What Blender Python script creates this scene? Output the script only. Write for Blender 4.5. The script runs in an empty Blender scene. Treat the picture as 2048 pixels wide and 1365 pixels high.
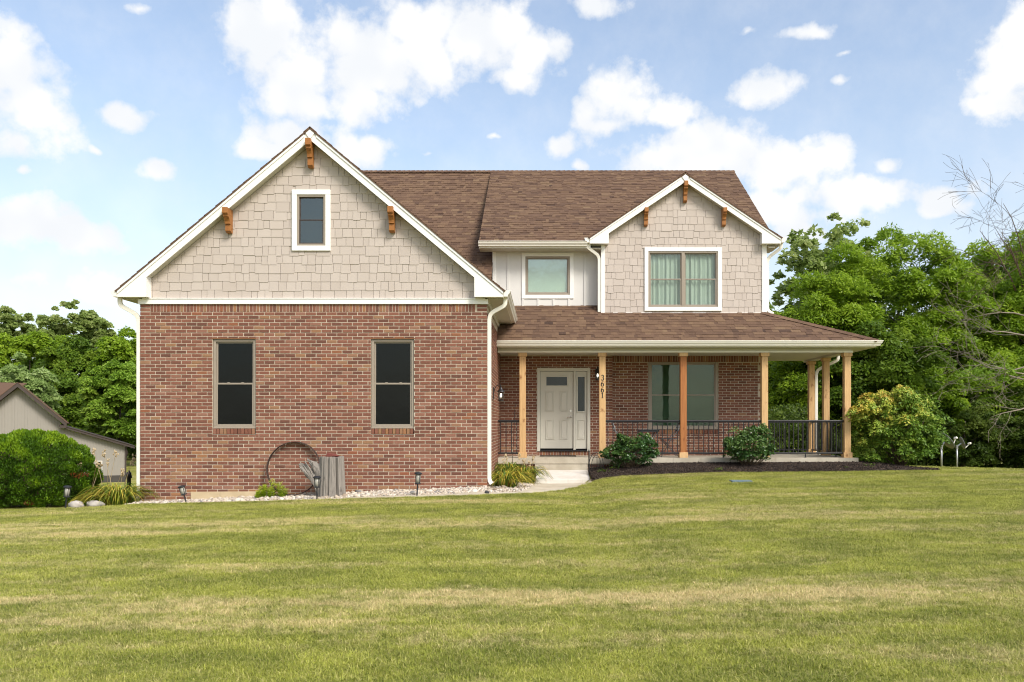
import bpy, math, random
import numpy as np
from mathutils import Vector, Matrix

R = math.radians
rnd = random.Random(7)
SC = bpy.context.scene
COL = SC.collection

# ------------------------------------------------------------------ camera
F, CX, CY, CZ = 1706.667, 1090.0, 850.0, 1.6      # 30 mm shift lens, eye height 1.6 m
cam_d = bpy.data.cameras.new('camera'); cam = bpy.data.objects.new('camera', cam_d); COL.objects.link(cam)
cam_d.lens = 30; cam_d.sensor_width = 36; cam_d.clip_start = 0.1; cam_d.clip_end = 3000
cam_d.shift_x = (1024 - CX) / 2048; cam_d.shift_y = (CY - 682.5) / 2048
cam.location = (0, 0, CZ); cam.rotation_euler = (R(90), 0, 0)
SC.camera = cam
SUN_EL, SUN_AZ = 43.0, 140.0                       # azimuth clockwise from +Y: sun behind the camera, to the right
SUN_STRENGTH, SUN_ANGLE = 2.0, 18.0
SKY_STRENGTH, CLOUD = 0.15, 0.60
EXPOSURE = 0.83
SC.view_settings.view_transform = 'Standard'; SC.view_settings.look = 'None'
SC.view_settings.exposure = EXPOSURE; SC.view_settings.gamma = 1.0
SC.view_settings.use_curve_mapping = False
SC.cycles.filter_width = 1.1; SC.cycles.max_bounces = 8; SC.cycles.transparent_max_bounces = 12

# ------------------------------------------------------------------ node helper
class NT:
    def __init__(s, tree): s.t = tree
    def n(s, typ, ins=None, **props):
        nd = s.t.nodes.new(typ)
        for k, v in props.items(): setattr(nd, k, v)
        if ins:
            for k, v in ins.items():
                if hasattr(v, 'is_output'): s.t.links.new(v, nd.inputs[k])
                else: nd.inputs[k].default_value = v
        return nd
    def m(s, op, a, b=None, c=None, clamp=False):
        ins = {0: a}
        if b is not None: ins[1] = b
        if c is not None: ins[2] = c
        return s.n('ShaderNodeMath', ins, operation=op, use_clamp=clamp).outputs[0]
    def vm(s, op, a, b=None):
        ins = {0: a}
        if b is not None: ins[1] = b
        nd = s.n('ShaderNodeVectorMath', ins, operation=op)
        return nd.outputs['Value'] if op in ('LENGTH', 'DOT_PRODUCT') else nd.outputs[0]
    def mix(s, fac, a, b, typ='MIX'):
        nd = s.n('ShaderNodeMix', data_type='RGBA', blend_type=typ)
        for k, v in ((0, fac), (6, a), (7, b)):
            if hasattr(v, 'is_output'): s.t.links.new(v, nd.inputs[k])
            else: nd.inputs[k].default_value = v if k == 0 else (*v[:3], 1)
        return nd.outputs[2]
    def ramp(s, fac, stops, interp='LINEAR'):
        nd = s.n('ShaderNodeValToRGB', {0: fac}); cr = nd.color_ramp; cr.interpolation = interp
        while len(cr.elements) < len(stops): cr.elements.new(0.5)
        for e, (p, c) in zip(cr.elements, stops):
            e.position = p; e.color = (*c[:3], 1) if not isinstance(c, (int, float)) else (c, c, c, 1)
        return nd.outputs[0]
    def noise(s, vec, scale, detail=4, rough=0.55, dist=0.0):
        ins = {'Scale': scale, 'Detail': detail, 'Roughness': rough, 'Distortion': dist}
        if vec is not None: ins['Vector'] = vec
        return s.n('ShaderNodeTexNoise', ins).outputs[0]
    def smooth(s, v, a, b, lo=0.0, hi=1.0):
        return s.n('ShaderNodeMapRange', {0: v, 1: a, 2: b, 3: lo, 4: hi}, interpolation_type='SMOOTHSTEP').outputs[0]
    def link(s, a, b): s.t.links.new(a, b)

# ------------------------------------------------------------------ world: Nishita sky with cumulus clouds
W = bpy.data.worlds.new('World'); SC.world = W; W.use_nodes = True
W.cycles.sampling_method = 'MANUAL'; W.cycles.sample_map_resolution = 256
W.node_tree.nodes.clear(); nt = NT(W.node_tree)
sky = nt.n('ShaderNodeTexSky', sky_type='NISHITA', sun_disc=False)
sky.sun_elevation = R(SUN_EL); sky.sun_rotation = R(SUN_AZ); sky.air_density = 1.0; sky.dust_density = 2.2; sky.ozone_density = 1.6
dirv = nt.n('ShaderNodeTexCoord').outputs['Generated']
sep = nt.n('ShaderNodeSeparateXYZ', {0: dirv})
az = nt.m('ARCTAN2', sep.outputs[0], sep.outputs[1]); el = nt.m('ARCSINE', sep.outputs[2])
ae = nt.n('ShaderNodeCombineXYZ', {0: az, 1: el, 2: 0.0}).outputs[0]
# clouds: (bearing/height picture of the day's cumulus), cx, cy, rx, ry, weight
CL = [(20,120,130,85,1),(70,215,110,100,1),(20,290,75,50,.8),(250,238,70,34,.9),(318,338,58,32,.55),(185,306,24,15,.5),(30,345,30,25,.6),
      (60,455,115,70,1),(150,478,110,46,1),(60,560,110,40,.5),(205,585,115,60,.8),(265,25,60,22,.2),
      (520,50,95,80,1),(600,140,140,95,1),(730,130,150,95,1),(850,40,110,60,1),(960,80,140,85,1),(1060,110,85,60,1),(600,190,120,55,.95),(720,195,120,50,.9),(860,130,110,70,.95),(1030,165,100,34,.6),
      (1190,15,80,36,.8),(600,275,115,55,1),(705,298,110,40,.9),(540,300,75,30,.9),(860,308,50,16,.2),(985,280,40,14,.15),
      (1240,205,90,65,1),(1335,225,70,42,1),(1205,255,70,32,.8),(1130,290,52,30,.7),(1155,330,32,18,.8),
      (1520,180,90,40,1),(1630,68,80,20,.8),(1690,112,32,14,.4),(1500,68,50,22,.35),(1690,160,50,20,.35),
      (1420,310,210,70,1),(1330,320,110,50,.9),(1560,330,120,66,1),(1640,325,85,55,1),(1730,395,140,50,1),(1560,410,170,60,.85),(1785,325,46,30,.75),(1895,402,80,38,.95),
      (2015,150,90,100,1),(2050,70,60,80,1),(1985,212,70,32,.9),(1600,470,90,34,.7)]
w1 = nt.n('ShaderNodeTexNoise', {'Vector': dirv, 'Scale': 15.0, 'Detail': 2.0, 'Roughness': 0.55}).outputs[1]
wv = nt.vm('SCALE', nt.vm('SUBTRACT', w1, (0.5, 0.5, 0.5))); wv.node.inputs[3].default_value = 0.042
aew = nt.vm('ADD', ae, wv)
field = None
for (x, y, rx, ry, wgt) in CL:
    a = math.atan((x - CX) / F); e = math.atan((CY - y) / F * math.cos(a)); ca = math.cos(a)
    d = nt.vm('LENGTH', nt.vm('MULTIPLY', nt.vm('SUBTRACT', aew, (a, e, 0)), (F / rx / (ca * ca), F / ry / ca, 0)))
    v = nt.m('MULTIPLY_ADD', d, -0.70, 0.335 + 0.5 * wgt)
    field = v if field is None else nt.m('SMOOTH_MAX', field, v, 0.12)
# beyond the framed part of the sky the same cloud deck goes on
far = nt.noise(nt.vm('MULTIPLY', dirv, (1, 1, 1.6)), 3.2, 1)
farv = nt.m('MULTIPLY_ADD', far, 4.0, -2.1)
outside = nt.m('MAXIMUM', nt.smooth(nt.m('ABSOLUTE', nt.m('ADD', az, 0.03)), 0.60, 0.72), nt.smooth(el, 0.47, 0.56))
field = nt.m('MAXIMUM', field, nt.m('MULTIPLY_ADD', outside, 3.0, nt.m('SUBTRACT', farv, 3.0)))
n1 = nt.noise(dirv, 24.0, 6, 0.64)
vor = nt.n('ShaderNodeTexVoronoi', {'Vector': nt.vm('ADD', dirv, nt.vm('MULTIPLY', wv, (0.35, 0.35, 0.35))), 'Scale': 26.0, 'Detail': 2.0, 'Roughness': 0.5}, feature='F1', normalize=True).outputs['Distance']
dens = nt.m('ADD', field, nt.m('ADD', nt.m('MULTIPLY_ADD', n1, 1.1, -0.55), nt.m('MULTIPLY_ADD', vor, -0.95, 0.33)))
alpha = nt.smooth(dens, 0.02, 0.60)
veil = nt.smooth(n1, 0.25, 0.90, 0.14, 0.30)
low = nt.smooth(el, 0.42, 0.0, 0.0, 0.48)
alpha = nt.m('MAXIMUM', alpha, nt.m('ADD', veil, nt.m('MULTIPLY', low, 0.8)))
shade = nt.smooth(nt.noise(dirv, 13.0, 2), 0.36, 0.62)
ccol = nt.mix(shade, (0.87, 0.895, 0.93), (1.0, 0.995, 0.985))
ccol = nt.vm('SCALE', ccol); ccol.node.inputs[3].default_value = CLOUD
scol = nt.vm('SCALE', nt.mix(1.0, sky.outputs[0], (1.0, 0.97, 0.915), 'MULTIPLY')); scol.node.inputs[3].default_value = SKY_STRENGTH
skyc = nt.mix(alpha, scol, ccol)
bg = nt.n('ShaderNodeBackground', {'Color': skyc, 'Strength': 1.0})
nt.link(bg.outputs[0], nt.n('ShaderNodeOutputWorld').inputs[0])

# ------------------------------------------------------------------ sun
sd = bpy.data.lights.new('sun', 'SUN'); sun = bpy.data.objects.new('sun', sd); COL.objects.link(sun)
sd.energy = SUN_STRENGTH; sd.angle = R(SUN_ANGLE); sd.color = (1.0, 0.955, 0.89)
sv = Vector((math.sin(R(SUN_AZ)) * math.cos(R(SUN_EL)), math.cos(R(SUN_AZ)) * math.cos(R(SUN_EL)), math.sin(R(SUN_EL))))
sun.rotation_euler = sv.to_track_quat('Z', 'Y').to_euler(); sun.location = sv * 60

# ------------------------------------------------------------------ materials
def newmat(name):
    m = bpy.data.materials.new(name); m.use_nodes = True; m.node_tree.nodes.clear()
    return m, NT(m.node_tree)
def finish(m, t, color, rough=0.6, bump=None, bstr=0.3, bdist=0.01, metal=0.0, spec=0.35, trans=None, emis=None):
    p = t.n('ShaderNodeBsdfPrincipled', {'Roughness': rough, 'Metallic': metal, 'Specular IOR Level': spec})
    if hasattr(color, 'is_output'): t.link(color, p.inputs['Base Color'])
    else: p.inputs['Base Color'].default_value = (*color, 1)
    if bump is not None:
        b = t.n('ShaderNodeBump', {'Height': bump, 'Strength': bstr, 'Distance': bdist}); t.link(b.outputs[0], p.inputs['Normal'])
    if emis:
        p.inputs['Emission Color'].default_value = (*emis[0], 1); p.inputs['Emission Strength'].default_value = emis[1]
    out = p.outputs[0]
    if trans:
        tr = t.n('ShaderNodeBsdfTranslucent')
        if hasattr(color, 'is_output'): t.link(color, tr.inputs[0])
        else: tr.inputs[0].default_value = (*color, 1)
        out = t.n('ShaderNodeMixShader', {0: trans, 1: p.outputs[0], 2: tr.outputs[0]}).outputs[0]
    t.link(out, t.n('ShaderNodeOutputMaterial').inputs[0])
    return m
def pos(t): return t.n('ShaderNodeNewGeometry').outputs['Position']
def tone(t): return t.n('ShaderNodeAttribute', attribute_name='tone').outputs['Fac']
def plain(name, c, rough=0.55, var=0.12, scale=6.0, metal=0.0, spec=0.35, bstr=0.12, fine=90.0):
    m, t = newmat(name); p = pos(t)
    n = t.noise(p, scale, 6, 0.6); k = t.m('MULTIPLY_ADD', n, 2 * var, 1 - var)
    col = t.vm('SCALE', (c[0], c[1], c[2])); t.link(k, col.node.inputs[3])
    return finish(m, t, col, rough, t.noise(p, fine, 4), bstr, 0.004, metal, spec)

M = {}
M['white'] = plain('white_trim_paint', (0.80, 0.79, 0.75), 0.5, 0.04, 3.0)
M['gutter'] = plain('cream_gutter_enamel', (0.78, 0.75, 0.66), 0.35, 0.05, 2.0, spec=0.5)
M['soffit'] = plain('soffit_panel_paint', (0.58, 0.55, 0.46), 0.6, 0.05, 2.0)
M['taupe'] = plain('taupe_window_frame', (0.30, 0.255, 0.20), 0.4, 0.06, 5.0)
M['doorpaint'] = plain('greige_door_paint', (0.59, 0.57, 0.49), 0.4, 0.03, 3.0)
M['black'] = plain('black_powder_coat', (0.012, 0.012, 0.014), 0.38, 0.2, 20.0, spec=0.5)
M['blackp'] = plain('black_plastic', (0.02, 0.022, 0.026), 0.45, 0.2, 20.0)
M['steel'] = plain('galvanised_steel', (0.45, 0.46, 0.47), 0.4, 0.12, 12.0, metal=0.6)
M['nickel'] = plain('satin_nickel', (0.62, 0.60, 0.56), 0.25, 0.03, 8.0, metal=1.0)
M['dish'] = plain('grey_dish_enamel', (0.17, 0.175, 0.175), 0.45, 0.1, 8.0)
M['frost'] = plain('frosted_diffuser', (0.34, 0.33, 0.28), 0.25, 0.1, 20.0)
M['mat'] = plain('dark_coir_mat', (0.05, 0.045, 0.035), 0.95, 0.3, 60.0, bstr=0.6)
M['rust'] = plain('rusty_iron', (0.055, 0.035, 0.028), 0.8, 0.5, 18.0, bstr=0.5)
M['rustlint'] = plain('rusty_steel_lintel', (0.22, 0.09, 0.035), 0.8, 0.3, 12.0)
M['lid'] = plain('blue_grey_plastic_lid', (0.13, 0.19, 0.21), 0.6, 0.15, 10.0)
M['tablem'] = plain('dark_slate_table_metal', (0.035, 0.045, 0.055), 0.4, 0.2, 12.0, spec=0.5)
M['chairrod'] = plain('worn_grey_chair_tube', (0.20, 0.21, 0.22), 0.35, 0.2, 12.0, metal=0.4)
M['redrock'] = plain('dull_red_stone', (0.16, 0.045, 0.035), 0.8, 0.25, 20.0)
M['barnwall'] = plain('taupe_ribbed_steel', (0.29, 0.268, 0.235), 0.5, 0.05, 1.5)
M['barntrim'] = plain('dark_brown_barn_trim', (0.055, 0.04, 0.034), 0.5, 0.1, 4.0)
M['barnbase'] = plain('weathered_dark_skirt', (0.06, 0.055, 0.048), 0.8, 0.3, 4.0)
M['bark'] = plain('tree_bark', (0.10, 0.08, 0.06), 0.9, 0.35, 9.0, bstr=0.8, fine=30)
M['deadwood'] = plain('bleached_dead_branch', (0.22, 0.185, 0.145), 0.85, 0.35, 6.0)
M['twig'] = plain('brown_twig', (0.10, 0.07, 0.045), 0.85, 0.3, 8.0)
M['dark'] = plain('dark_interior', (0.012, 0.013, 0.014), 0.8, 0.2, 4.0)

def m_brick():
    m, t = newmat('clay_brick'); p = pos(t); tn = tone(t)
    c = t.ramp(tn, [(0.0, (0.142, 0.066, 0.049)), (0.22, (0.182, 0.080, 0.057)), (0.45, (0.220, 0.093, 0.064)), (0.62, (0.248, 0.110, 0.077)),
                    (0.74, (0.285, 0.148, 0.108)), (0.84, (0.30, 0.170, 0.096)), (0.92, (0.262, 0.098, 0.055)), (1.0, (0.36, 0.20, 0.10))])
    c = t.mix(1.0, c, (0.92, 0.90, 0.85), 'MULTIPLY')
    n = t.noise(t.vm('MULTIPLY', p, (1, 1, 1.8)), 22, 7, 0.7)
    c = t.mix(t.m('MULTIPLY', t.smooth(n, 0.55, 0.8), 0.30), c, (0.42, 0.31, 0.24))
    n2 = t.noise(p, 60, 4, 0.6); c = t.mix(t.m('MULTIPLY', t.smooth(n2, 0.5, 0.8), 0.5), c, (0.075, 0.038, 0.03))
    return finish(m, t, c, 0.85, t.noise(p, 110, 6, 0.7), 0.5, 0.006, spec=0.2)
M['brick'] = m_brick()
def m_mortar():
    m, t = newmat('lime_mortar'); p = pos(t)
    c = t.ramp(t.noise(p, 5, 6, 0.65), [(0.3, (0.42, 0.34, 0.25)), (0.6, (0.54, 0.465, 0.37)), (0.8, (0.60, 0.53, 0.43))])
    return finish(m, t, c, 0.95, t.noise(p, 160, 5, 0.7), 0.5, 0.004, spec=0.1)
M['mortar'] = m_mortar()
def m_shake():
    m, t = newmat('painted_shake'); p = pos(t); tn = tone(t)
    c = t.mix(tn, (0.452, 0.392, 0.342), (0.492, 0.430, 0.378))
    g = t.noise(t.vm('MULTIPLY', p, (1, 1, 0.05)), 120, 4, 0.6)
    c = t.mix(t.m('MULTIPLY', t.smooth(t.noise(p, 2.2, 5), 0.45, 0.8), 0.25), c, (0.40, 0.33, 0.27))
    return finish(m, t, c, 0.65, g, 0.35, 0.003, spec=0.25)
M['shake'] = m_shake()
def m_batten():
    m, t = newmat('board_and_batten_paint'); p = pos(t)
    c = t.mix(t.noise(p, 2.0, 4), (0.60, 0.585, 0.55), (0.68, 0.665, 0.63))
    return finish(m, t, c, 0.6, t.noise(t.vm('MULTIPLY', p, (1, 1, 0.06)), 90, 3), 0.15, 0.003)
M['batten'] = m_batten()
def m_shingle(name='asphalt_shingle', gain=1.0):
    m, t = newmat(name); p = pos(t); tn = tone(t)
    st = [(0.0, (0.062, 0.042, 0.034)), (0.25, (0.105, 0.068, 0.050)), (0.5, (0.145, 0.094, 0.066)), (0.75, (0.18, 0.120, 0.080)), (1.0, (0.215, 0.152, 0.098))]
    c = t.ramp(tn, [(a, tuple(x * gain for x in b)) for a, b in st])
    n = t.noise(p, 130, 3, 0.8); c = t.mix(t.smooth(n, 0.35, 0.7), t.mix(0.55, c, (0.03, 0.02, 0.02)), c)
    c = t.mix(1.0, c, (1.03, 0.98, 0.90), 'MULTIPLY'); big = t.noise(p, 0.8, 4); c = t.mix(t.m('MULTIPLY', t.smooth(big, 0.5, 0.8), 0.15), c, (0.07, 0.045, 0.04))
    return finish(m, t, c, 0.95, n, 0.6, 0.006, spec=0.12)
M['shingle'] = m_shingle(gain=1.18)
def m_wood(name, ca, cb, cd, gx=14.0, gz=0.55, knot=0.35, rough=0.6):
    m, t = newmat(name); p = pos(t)
    oi = t.n('ShaderNodeObjectInfo'); off = t.n('ShaderNodeCombineXYZ', {0: t.m('MULTIPLY', oi.outputs['Random'], 31.0), 2: t.m('MULTIPLY', oi.outputs['Random'], 17.0)}).outputs[0]
    q = t.vm('ADD', p, off)
    g = t.noise(t.vm('MULTIPLY', q, (gx, gx, gz)), 2.2, 6, 0.65, 0.6)
    c = t.mix(g, ca, cb)
    k = t.noise(t.vm('MULTIPLY', q, (3.5, 3.5, 2.2)), 2.0, 3, 0.5)
    c = t.mix(t.m('MULTIPLY', t.smooth(k, 0.60, 0.72), knot), c, cd)
    fine = t.noise(t.vm('MULTIPLY', q, (40, 40, 1.2)), 3.0, 3)
    c = t.mix(t.m('MULTIPLY', t.smooth(fine, 0.45, 0.75), 0.4), c, cd)
    return finish(m, t, c, rough, fine, 0.25, 0.003, spec=0.25)
M['cedar'] = m_wood('cedar_post', (0.42, 0.235, 0.095), (0.75, 0.52, 0.26), (0.24, 0.10, 0.035), knot=0.8)
M['cedar_red'] = m_wood('streaked_red_cedar_post', (0.50, 0.22, 0.07), (0.22, 0.065, 0.022), (0.13, 0.035, 0.015), gx=20, gz=0.35, knot=0.6)
M['cedar_pale'] = m_wood('pale_cedar_block', (0.58, 0.36, 0.16), (0.72, 0.50, 0.27), (0.42, 0.22, 0.08))
M['stain'] = m_wood('stained_cedar_bracket', (0.27, 0.105, 0.028), (0.40, 0.175, 0.052), (0.15, 0.05, 0.015), rough=0.5)
M['stump'] = m_wood('weathered_grey_wood', (0.085, 0.075, 0.064), (0.40, 0.365, 0.32), (0.03, 0.026, 0.022), gx=22, gz=0.7, knot=0.5, rough=0.9)
def m_conc(name, a, b, rough=0.85):
    m, t = newmat(name); p = pos(t)
    n = t.noise(p, 1.6, 7, 0.65); c = t.mix(t.smooth(n, 0.3, 0.7), a, b)
    s = t.noise(t.vm('MULTIPLY', p, (4, 4, 0.6)), 3, 4); c = t.mix(t.m('MULTIPLY', t.smooth(s, 0.56, 0.75), 0.3), c, tuple(x * 0.55 for x in a))
    return finish(m, t, c, rough, t.noise(p, 140, 5, 0.7), 0.35, 0.004, spec=0.2)
M['concrete'] = m_conc('porch_concrete', (0.36, 0.32, 0.245), (0.50, 0.455, 0.365))
M['concpale'] = m_conc('pale_walk_concrete', (0.58, 0.54, 0.47), (0.70, 0.67, 0.62))
M['concwalk'] = m_conc('tan_walk_concrete', (0.44, 0.38, 0.28), (0.58, 0.52, 0.41))
M['parge'] = m_conc('tan_pargeted_foundation', (0.46, 0.36, 0.22), (0.56, 0.46, 0.30))
def m_stone(name, st, rough=0.75, sc=9.0):
    m, t = newmat(name); p = pos(t); tn = tone(t)
    c = t.ramp(tn, st); n = t.noise(p, sc, 6, 0.7); c = t.mix(t.m('MULTIPLY', t.smooth(n, 0.45, 0.75), 0.35), c, (0.30, 0.25, 0.20))
    return finish(m, t, c, rough, t.noise(p, 60, 5, 0.7), 0.4, 0.004, spec=0.25)
M['gravel'] = m_stone('white_river_stone', [(0, (0.28, 0.22, 0.16)), (0.2, (0.42, 0.35, 0.27)), (0.5, (0.54, 0.465, 0.37)), (0.85, (0.66, 0.605, 0.52)), (0.95, (0.22, 0.21, 0.20)), (1, (0.15, 0.15, 0.15))])
M['gravelbed'] = m_stone('gravel_fines', [(0, (0.40, 0.33, 0.25)), (1, (0.55, 0.48, 0.38))], sc=40)
M['boulder'] = m_stone('grey_field_boulder', [(0, (0.40, 0.37, 0.33)), (1, (0.52, 0.48, 0.43))], sc=7)
M['darkstone'] = m_stone('dark_stone', [(0, (0.03, 0.032, 0.036)), (1, (0.06, 0.06, 0.065))], sc=7)
M['mulch'] = m_stone('shredded_bark_mulch', [(0, (0.010, 0.007, 0.006)), (0.5, (0.028, 0.018, 0.014)), (0.8, (0.055, 0.034, 0.024)), (0.95, (0.13, 0.085, 0.055)), (1, (0.24, 0.18, 0.13))], 0.9, 30)
def leafmat(name, stops, trans=0.48, rough=0.5, spec=0.3, gain=1.0):
    m, t = newmat(name); p = pos(t); stops = [(a, tuple(x * gain for x in b)) for a, b in stops]
    f = t.m('ADD', tone(t), t.m('MULTIPLY_ADD', t.noise(p, 1.3, 3), 0.24, -0.12))
    return finish(m, t, t.ramp(f, stops), rough, spec=spec, trans=trans)
G = lambda r, g, b: (r, g, b)
M['leaf_a'] = leafmat('walnut_foliage', [(0, G(.078, .145, .009)), (0.5, G(.200, .325, .017)), (1, G(.36, .49, .040))], gain=1)
M['leaf_b'] = leafmat('dark_maple_foliage', [(0, G(.050, .100, .011)), (0.5, G(.125, .220, .018)), (1, G(.24, .34, .034))], gain=1)
M['leaf_c'] = leafmat('sycamore_foliage', [(0, G(.13, .19, .045)), (0.5, G(.26, .35, .085)), (1, G(.44, .50, .19))], gain=1)
M['leaf_d'] = leafmat('silver_maple_foliage', [(0, G(.10, .155, .040)), (0.5, G(.22, .31, .090)), (1, G(.40, .47, .22))], gain=1.35)
M['leaf_e'] = leafmat('linden_foliage', [(0, G(.090, .170, .012)), (0.5, G(.215, .36, .032)), (1, G(.38, .51, .075))], gain=1)
M['leaf_u'] = leafmat('undergrowth_foliage', [(0, G(.036, .070, .010)), (0.5, G(.095, .155, .019)), (1, G(.20, .265, .042))], gain=1)
M['yew'] = leafmat('arborvitae_sprays', [(0, G(.22, .075, .02)), (0.06, G(.06, .085, .010)), (0.12, G(.022, .058, .004)), (0.5, G(.075, .160, .005)), (1, G(.25, .38, .014))], 0.2, gain=1)
M['euon'] = leafmat('glossy_dark_shrub_leaf', [(0, G(.010, .032, .008)), (0.5, G(.028, .072, .013)), (1, G(.085, .135, .030))], 0.15, 0.35, 0.5, gain=1.5)
M['turning'] = leafmat('turning_shrub_leaf', [(0, G(.055, .120, .012)), (0.35, G(.150, .260, .026)), (0.58, G(.31, .40, .055)), (0.76, G(.56, .50, .075)), (1, G(.70, .42, .11))], 0.25, gain=1)
M['lily'] = leafmat('daylily_blade', [(0, G(.25, .13, .03)), (0.12, G(.16, .15, .025)), (0.3, G(.045, .090, .012)), (0.6, G(.095, .150, .018)), (0.85, G(.30, .29, .03)), (1, G(.45, .36, .06))], 0.25, gain=1.45)
M['fern'] = leafmat('bright_ferny_leaf', [(0, G(.09, .15, .012)), (0.6, G(.26, .34, .018)), (1, G(.42, .44, .04))], 0.3, gain=1.5)
M['drystalk'] = leafmat('dry_flower_stalk', [(0, G(.20, .14, .06)), (0.5, G(.40, .30, .16)), (1, G(.55, .44, .27))], 0.2)
M['weed'] = leafmat('young_weed_leaf', [(0, G(.06, .12, .015)), (1, G(.18, .26, .04))], 0.3)

def grass_color(t, tn=None, soil=False):
    p = pos(t)
    sp = t.n('ShaderNodeSeparateXYZ', {0: p}); y = sp.outputs[1]
    n1 = t.noise(t.vm('MULTIPLY', p, (0.20, 1.05, 0)), 1.0, 6, 0.72)
    n2 = t.noise(t.vm('MULTIPLY', p, (0.7, 1.0, 0)), 1.5, 6, 0.7)
    n3 = t.noise(t.vm('MULTIPLY', p, (1, 1, 0)), 6.0, 4, 0.7)
    yw = t.m('ADD', y, t.m('MULTIPLY_ADD', n2, 1.5, -0.75))
    def band(c, w, a):
        d = t.m('DIVIDE', t.m('SUBTRACT', yw, c), w)
        return t.m('MULTIPLY', t.m('EXPONENT', t.m('MULTIPLY', t.m('MULTIPLY', d, d), -1.0)), a)
    dry = t.m('ADD', band(7.25, 0.45, 0.34), t.m('ADD', band(12.2, 0.6, 0.26), band(15.2, 0.4, 0.12)))
    dry = t.m('ADD', dry, t.m('ADD', t.m('MULTIPLY_ADD', n1, 2.2, -1.06), t.m('MULTIPLY_ADD', n3, 1.3, -0.65)))
    fac = t.smooth(dry, -0.05, 0.75)
    if tn is not None: fac = t.m('ADD', t.m('MULTIPLY', fac, 0.66), t.m('MULTIPLY', t.smooth(tn, 0.62, 0.80), t.m('MULTIPLY_ADD', fac, 0.4, 0.30)), clamp=True)
    g = t.mix(t.smooth(n2, 0.34, 0.66), (0.245, 0.280, 0.043), (0.455, 0.475, 0.080))
    if tn is not None: g = t.mix(t.smooth(tn, 0.05, 0.5), t.mix(0.6, g, (0.06, 0.10, 0.015)), g)
    c = t.mix(fac, g, (0.80, 0.65, 0.36))
    if soil: c = t.mix(0.35, c, (0.13, 0.10, 0.045))
    return c
def m_grass():
    m, t = newmat('lawn_blade')
    oi = t.n('ShaderNodeObjectInfo').outputs['Random']
    tn = t.m('ADD', t.m('MULTIPLY', tone(t), 0.8), t.m('MULTIPLY', oi, 0.2))
    return finish(m, t, grass_color(t, tn), 0.6, spec=0.2, trans=0.25)
M['grass'] = m_grass()
def m_ground():
    m, t = newmat('lawn_ground'); p = pos(t)
    c = grass_color(t, None, True); n = t.noise(p, 26, 6, 0.75)
    c = t.mix(t.m('MULTIPLY', t.smooth(n, 0.4, 0.7), 0.5), c, (0.07, 0.075, 0.022))
    return finish(m, t, c, 0.95, n, 0.8, 0.04, spec=0.1)
M['ground'] = m_ground()

def m_glass(name, tint, refl, rough=0.02):
    m, t = newmat(name)
    tr = t.n('ShaderNodeBsdfTransparent', {0: (*tint, 1)}); gl = t.n('ShaderNodeBsdfGlossy', {0: (0.92, 0.97, 0.95, 1), 1: rough})
    wob = t.n('ShaderNodeBump', {'Height': t.noise(pos(t), 1.7, 3), 'Strength': 0.15, 'Distance': 0.03}); t.link(wob.outputs[0], gl.inputs['Normal'])
    t.link(t.n('ShaderNodeMixShader', {0: refl, 1: tr.outputs[0], 2: gl.outputs[0]}).outputs[0], t.n('ShaderNodeOutputMaterial').inputs[0])
    return m
M['pane'] = m_glass('low_e_window_glass', (0.86, 0.905, 0.872), 0.055)
M['pane_dk'] = m_glass('screened_window_glass', (0.35, 0.38, 0.36), 0.022, 0.08)
M['pane_sky'] = m_glass('sky_lit_window_glass', (0.82, 0.88, 0.84), 0.16, 0.03)
M['pane_gable'] = m_glass('gable_window_glass', (0.55, 0.62, 0.58), 0.10, 0.05)
M['pane_porch'] = m_glass('shaded_porch_glass', (0.74, 0.85, 0.77), 0.035, 0.03)
M['clear'] = m_glass('lantern_glass', (0.85, 0.85, 0.82), 0.10)
M['screen'] = plain('charcoal_insect_screen', (0.012, 0.013, 0.012), 0.7, 0.25, 3.0, spec=0.2)
M['blind'] = plain('reflection_tinted_blind', (0.085, 0.115, 0.085), 0.7, 0.06, 3.0)  # dark green stands in for trees mirrored in the porch window
M['shade'] = plain('pale_roller_shade', (0.80, 0.84, 0.74), 0.8, 0.05, 2.0)
M['frosted'] = plain('obscure_door_glass', (0.035, 0.045, 0.045), 0.25, 0.5, 70.0, spec=0.6, bstr=0.8, fine=120)
def m_curt():
    m, t = newmat('sheer_lace_curtain'); p = pos(t)
    n = t.noise(p, 60, 2); c = t.mix(t.smooth(n, 0.62, 0.7), (0.58, 0.62, 0.57), (0.80, 0.83, 0.78))
    return finish(m, t, c, 0.9, spec=0.1, trans=0.2)
M['curtain'] = m_curt()
M['bulb'] = finish(*newmat('lamp_bulb'), (0.9, 0.9, 0.85), 0.3, emis=((1.0, 0.93, 0.8), 1.4))

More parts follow.
